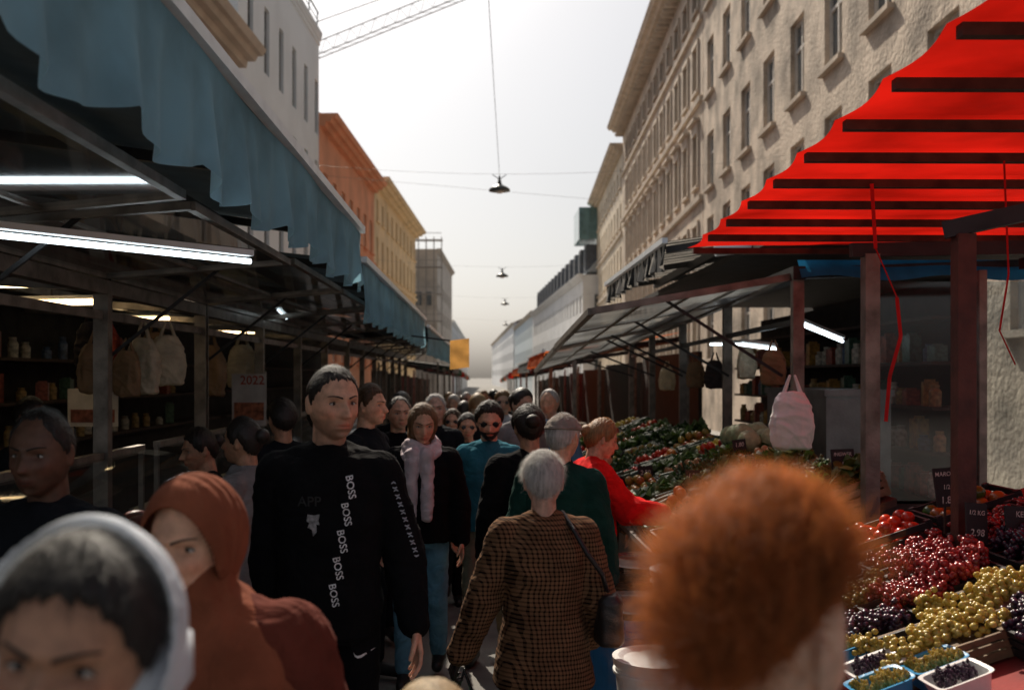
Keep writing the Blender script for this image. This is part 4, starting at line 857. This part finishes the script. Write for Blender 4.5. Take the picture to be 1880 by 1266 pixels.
decal(p['o'],bv,[(.035-a*.7,0,1.235+b*.7) for a,b in em],[tuple(range(len(em)))],mat('grey_print',(.3,.3,.3),var=.5,vs=80),'printed_emblem')
S,E,Wp,sx=p['J']['L']; vs=[];fs=[]
for i in range(20):
    t=.1+i*.045; c=S.lerp(E,t*1.05) if t<.95 else E; o=len(vs); w_=.0075; hh=.004*(-1)**i
    for a,b in((-w_,0),(0,hh),(w_,0),(w_,.004),(0,hh+.006),(-w_,.004)): vs.append((c.x-.042+a,0,c.z+b))
    fs.append(tuple(range(o,o+6)))
decal(p['o'],bv,vs,fs,mat('blue_grey_print',(.35,.4,.45)),'sleeve_print')
tr=[c for c in p['o'].children if c.name.startswith('trousers')][0].data; bt=BVHTree.FromPolygons([tuple(v.co) for v in tr.vertices],[tuple(q.vertices) for q in tr.polygons])
sw=[(-.035,.012),(-.030,-.004),(-.02,-.011),(-.006,-.009),(.045,.016),(-.008,.0),(-.02,-.002),(-.028,.002)]
decal(p['o'],bt,[(-.118-a*.9,0,.80+b*.9) for a,b in sw],[tuple(range(len(sw)))],ink,'printed_mark')
person('dark haired man standing in the shade of the awning',-1.27,2.9,1.755,165,hy=10,hp=4,skin=sk_shade,hair=('reced',dk,.006),top=c_dk,bottom=c_dk,w=1.05,lod=1,stub=.3,tt=.03)
person('vendor standing in the dark stall',-2.75,6.0,1.72,-100,skin=sk_shade,hair=('short',dk,.012),top=c_dk,bottom=c_dk,lod=1)
person('woman with tied hair in grey hooded jacket at the counter',-1.18,4.95,1.64,75,skin=sk2,hair=('tied',dk,.014),long='bun',top=c_grey,bottom=c_dk,male=0,lod=1,tt=.03,collar=.02,arms={'L':((-.05,.12,-.25),(0,.22,-.05)),'R':((.05,.1,-.25),(0,.22,-.06))})
person('dark haired woman in dark jacket at the counter',-1.5,5.4,1.57,120,hp=10,skin=sk2,hair=('tied',dk,.016),long='bun',top=c_dk,bottom=c_dk,male=0,lod=1)
person('man with dark hair in the shade near the counter',-1.25,6.2,1.70,30,skin=sk2,hair=('short',dk,.02),top=c_dk,bottom=c_dk,lod=1)
person('short haired woman in black walking',-1.12,6.9,1.66,-40,skin=sk1,hair=('tied',dk,.02),long='bun',top=c_black,bottom=c_dk,male=0,lod=1)
person('man with brown hair looking across the aisle',-.74,6.3,1.79,-110,skin=sk1,hair=('short',br,.018),top=c_dk,bottom=c_dk,lod=1)
person('bald man in dark coat',-.62,7.2,1.70,200,skin=sk1,hair=('reced',(.1,.08,.07),.005),top=c_black,bottom=c_dk,lod=1)
person('woman with lilac scarf, black jacket and light jeans',-.38,6.1,1.69,178,hy=12,hp=14,skin=sk1,hair=('long',(.24,.13,.06),.012),long='down',top=c_black,bottom=c_jean,male=0,lod=1,scarf=('wrap',c_lav),tt=.03,stride=.16)
person('older man with glasses and white hair',-.40,8.2,1.70,185,skin=(.66,.4,.29),hair=('reced',gy,.008),top=c_dk,bottom=c_dk,lod=1)
person('woman in sunglasses with dark hair',-.29,9.4,1.60,175,skin=sk1,hair=('long',br,.016),top=c_wine,bottom=c_dk,male=0,lod=1,glass=True,gz=gz(9.4))
person('woman in black top and sunglasses carrying a bag',-.14,8.5,1.58,184,skin=sk1,hair=('tied',dk,.016),top=c_black,bottom=c_black,male=0,lod=1,glass=True,gz=gz(8.5),stride=.18)
person('bearded man in teal sweater and sunglasses',.035,6.6,1.70,170,hy=12,hp=12,skin=sk1,hair=('short',(.03,.018,.01),.022),top=c_teal,bottom=c_khaki,lod=1,glass=True,beard=True,gz=-.02,arms={'L':((-.06,.0,-.28),(.03,.16,-.18)),'R':((.06,-.02,-.28),(.0,.08,-.23))})
person('person in black jacket with braided dark hair seen from behind',.26,5.6,1.68,10,hp=6,skin=sk2,hair=('tied',(.03,.018,.012),.022),long='bun',top=c_black,bottom=c_dk,lod=1,tt=.035,male=0,w=1.05)
person('man in flat cap and dark green vest seen from behind',.385,5.0,1.66,-20,hy=-10,hp=4,skin=sk1,hair=('short',gy,.008),top=c_green,bottom=c_dk,lod=1,cap=c_capm,tt=.03,w=1.0)
person('woman in red jacket reaching for vegetables',.64,6.0,1.59,-80,hp=14,skin=sk1,hair=('tied',(.45,.24,.1),.024),long='bun',top=c_red,hem=.78,bottom=c_dk,male=0,lod=1,tt=.045,lean=.06,w=1.05,stride=.08,arms={'L':((-.03,.16,-.22),(.06,.22,-.03),.5,(0,0,-1)),'R':((.05,.17,-.22),(.02,.23,-.02),.5,(0,0,-1))})
person('dark haired child beside the produce stall',.90,7.6,1.32,170,skin=sk1,hair=('short',dk,.02),top=c_dk,bottom=c_dk,lod=2,child=True)
p=person('elderly person with grey hair in a brown checked tweed coat',.235,3.9,1.545,2,hy=-4,hp=6,skin=(.6,.36,.26),hair=('short',(.75,.73,.70),.014),top=c_tweed,hem=.74,tt=.036,flare=1.06,bottom=c_skirt,skirt=c_skirt,male=1,w=.98,lod=0,gloves=(.02,.012,.01),strand=(9000,.03,.0011,.7,.003,.45),belly=.02,htr=.4,
   arms={'L':((-.10,.0,-.27),(-.11,.05,-.27),1.3),'R':((.075,-.02,-.27),(-.02,.12,-.21),.6)})
g=G(); g.loft([(.30,-.02,.93,.05,.12),(.31,-.02,.95,.06,.14),(.31,-.02,1.12,.055,.13),(.31,-.02,1.15,.03,.11)],e=4,n=24); me=remesh(g,.008,2,.004); o=wrap(me,'shoulder_bag',[mat('black_leather',(.02,.018,.018),rough=.4,bump=.3,bs=120)],None,True); o.location=(.212,3.9,0); o.scale=(.88,.88,.88); tag(o,'black leather shoulder bag worn over a tweed coat','bag')
g=G(); pts=[(.31,-.05,1.13),(.27,-.15,1.25),(.205,-.165,1.34),(.15,-.11,1.435),(.11,0,1.495)]
for a,b in zip(pts,pts[1:]): g.cap(a,b,.011,.011,n=8)
k=g.obj('strap',[bpy.data.materials['black_leather']],None,True,origin=(0,0,0)); k.parent=o; k.location=(0,0,0)
Wp=p['J']['L'][2]; hx,hy_,hz=.235+Wp.x*.883,3.9+Wp.y*.883,Wp.z*.883-.09
grb=mat('green_bag',(.03,.35,.10),rough=.4,var=.3,vs=10,tr=.3); g=G(); g.loft([(0,0,-.5,.08,.05),(0,0,-.46,.12,.08),(0,0,-.28,.11,.07),(0,0,-.15,.06,.04)],fold=.07,n=30); me=remesh(g,.008,2,.008); o=wrap(me,'shopping_bag',[grb],None,True); o.location=(hx+.02,hy_,hz+.08); tag(o,'bright green shopping bag held in a gloved hand','bag')
g=G()
for sx in(-1,1):
    for dy in(-.02,.02): g.cap((sx*.055,dy,-.2),(0,dy*.5,-.05),.005,.005,n=6)
k=g.obj('handle',[BLK],None,True,origin=(0,0,0)); k.parent=o; k.location=(0,0,0)
p=person('woman with voluminous curly red hair seen from behind',.28,1.06,1.685,-40,hy=-14,hp=4,skin=(.74,.46,.33),hair=('curly',(.60,.20,.055),.028),top=c_lt,bottom=c_dk,male=0,w=.95,lod=0,strand=(14000,.050,.0010,.10,.022,.85),htr=.5,hn=2.6)
HM=p['HM']; g=G(); c=HM@Vector((.084,-.004,-.052)); 
for i in range(10):
    a=2*math.pi*i/10;b=2*math.pi*(i+1)/10; g.cap(c+Vector((0,.008*math.cos(a),.009*math.sin(a))),c+Vector((0,.008*math.cos(b),.009*math.sin(b))),.002,.002,n=6)
g.obj('earring',[GOLD],p['o'],True,origin=(0,0,0))
person('child with blond hair walking',-.085,1.6,1.345,0,skin=sk1,hair=('short',(.55,.4,.22),.02),top=c_blue,bottom=c_dk,lod=2,child=False)
tops=[c_black,c_dk,c_grey,c_blue,c_wine,c_lt,c_green,c_dk,c_khaki,c_white,c_black,c_red]
hs=[('short',dk,.015),('reced',gy,.008),('long',br,.015),('tied',dk,.016),('short',(.25,.14,.06),.018),('long',(.35,.22,.1),.014),('short',gy,.015)]
cr=[(-.75,9.0),(-.05,10.2),(.3,8.4),(.62,9.2),(-.5,10.6),(.22,11.4),(.75,11),(-.25,12.2),(-.65,12.6),(.5,13),(.02,13.8),(-.42,14.6),(.36,15.4),(-.1,16.4),(.62,15.8),(-.6,17),(.2,18.5),(-.35,19.5),(.5,20),(0,22),(-.5,23),(.35,25),(-.2,27),(.5,29),(-.4,31),(.1,33),(.4,37),(-.2,40)]
gl=['black','navy','grey','blue','wine red','light grey','dark green','navy','khaki','white','black','red']
for i,(x,y) in enumerate(cr):
    h=R.uniform(1.6,1.8); t=i%12; H=hs[(i*5)%7]; away=R.random()<.4
    person('person in '+gl[t]+' top walking in the crowd',x,y,h,(0 if away else 180)+R.uniform(-25,25),hy=R.uniform(-20,20),hp=R.uniform(0,12),skin=[sk1,sk2,(.6,.37,.26)][i%3],hair=H,top=tops[t],bottom=[c_dk,c_jean,c_khaki][i%3],male=i%2,lod=2,glass=(i%4==1),gz=gz(y),stride=.15*(1 if i%2 else -1),long='down' if H[0]=='long' else ('bun' if H[0]=='tied' else False))

# ================= WORLD / SUN / CAMERA
az=math.radians(-14); el=math.radians(44)
w=bpy.data.worlds.new('World'); scene.world=w; w.use_nodes=True; nt=w.node_tree; bg=nt.nodes['Background']; sky=nt.nodes.new('ShaderNodeTexSky'); sky.sky_type='NISHITA'; sky.sun_disc=False; sky.sun_elevation=el; sky.sun_rotation=az; sky.dust_density=3.5; sky.air_density=1.0; sky.ozone_density=1
hs_=nt.nodes.new('ShaderNodeHueSaturation'); hs_.inputs['Saturation'].default_value=.4; nt.links.new(sky.outputs[0],hs_.inputs['Color']); nt.links.new(hs_.outputs[0],bg.inputs[0]); bg.inputs[1].default_value=.088
sd=bpy.data.lights.new('sun','SUN'); sd.energy=5; sd.angle=math.radians(.5); sd.color=(1,.89,.74); so=bpy.data.objects.new('sun',sd); COL.objects.link(so)
D=Vector((math.sin(az)*math.cos(el),math.cos(az)*math.cos(el),math.sin(el))); so.rotation_mode='QUATERNION'; so.rotation_quaternion=D.to_track_quat('Z','Y'); so.location=(0,0,30)
cd=bpy.data.cameras.new('camera'); cam=bpy.data.objects.new('camera',cd); COL.objects.link(cam); cam.location=(0,0,1.85); cam.rotation_euler=(math.radians(90),0,0)
cd.lens=35; cd.sensor_width=36; cd.shift_x=52/1880; cd.shift_y=57/1880; cd.clip_start=.05; cd.clip_end=3000
cd.dof.use_dof=True; cd.dof.focus_distance=4.6; cd.dof.aperture_fstop=2.8
scene.camera=cam; scene.view_settings.view_transform='Standard'; scene.view_settings.look='None'; scene.view_settings.exposure=0
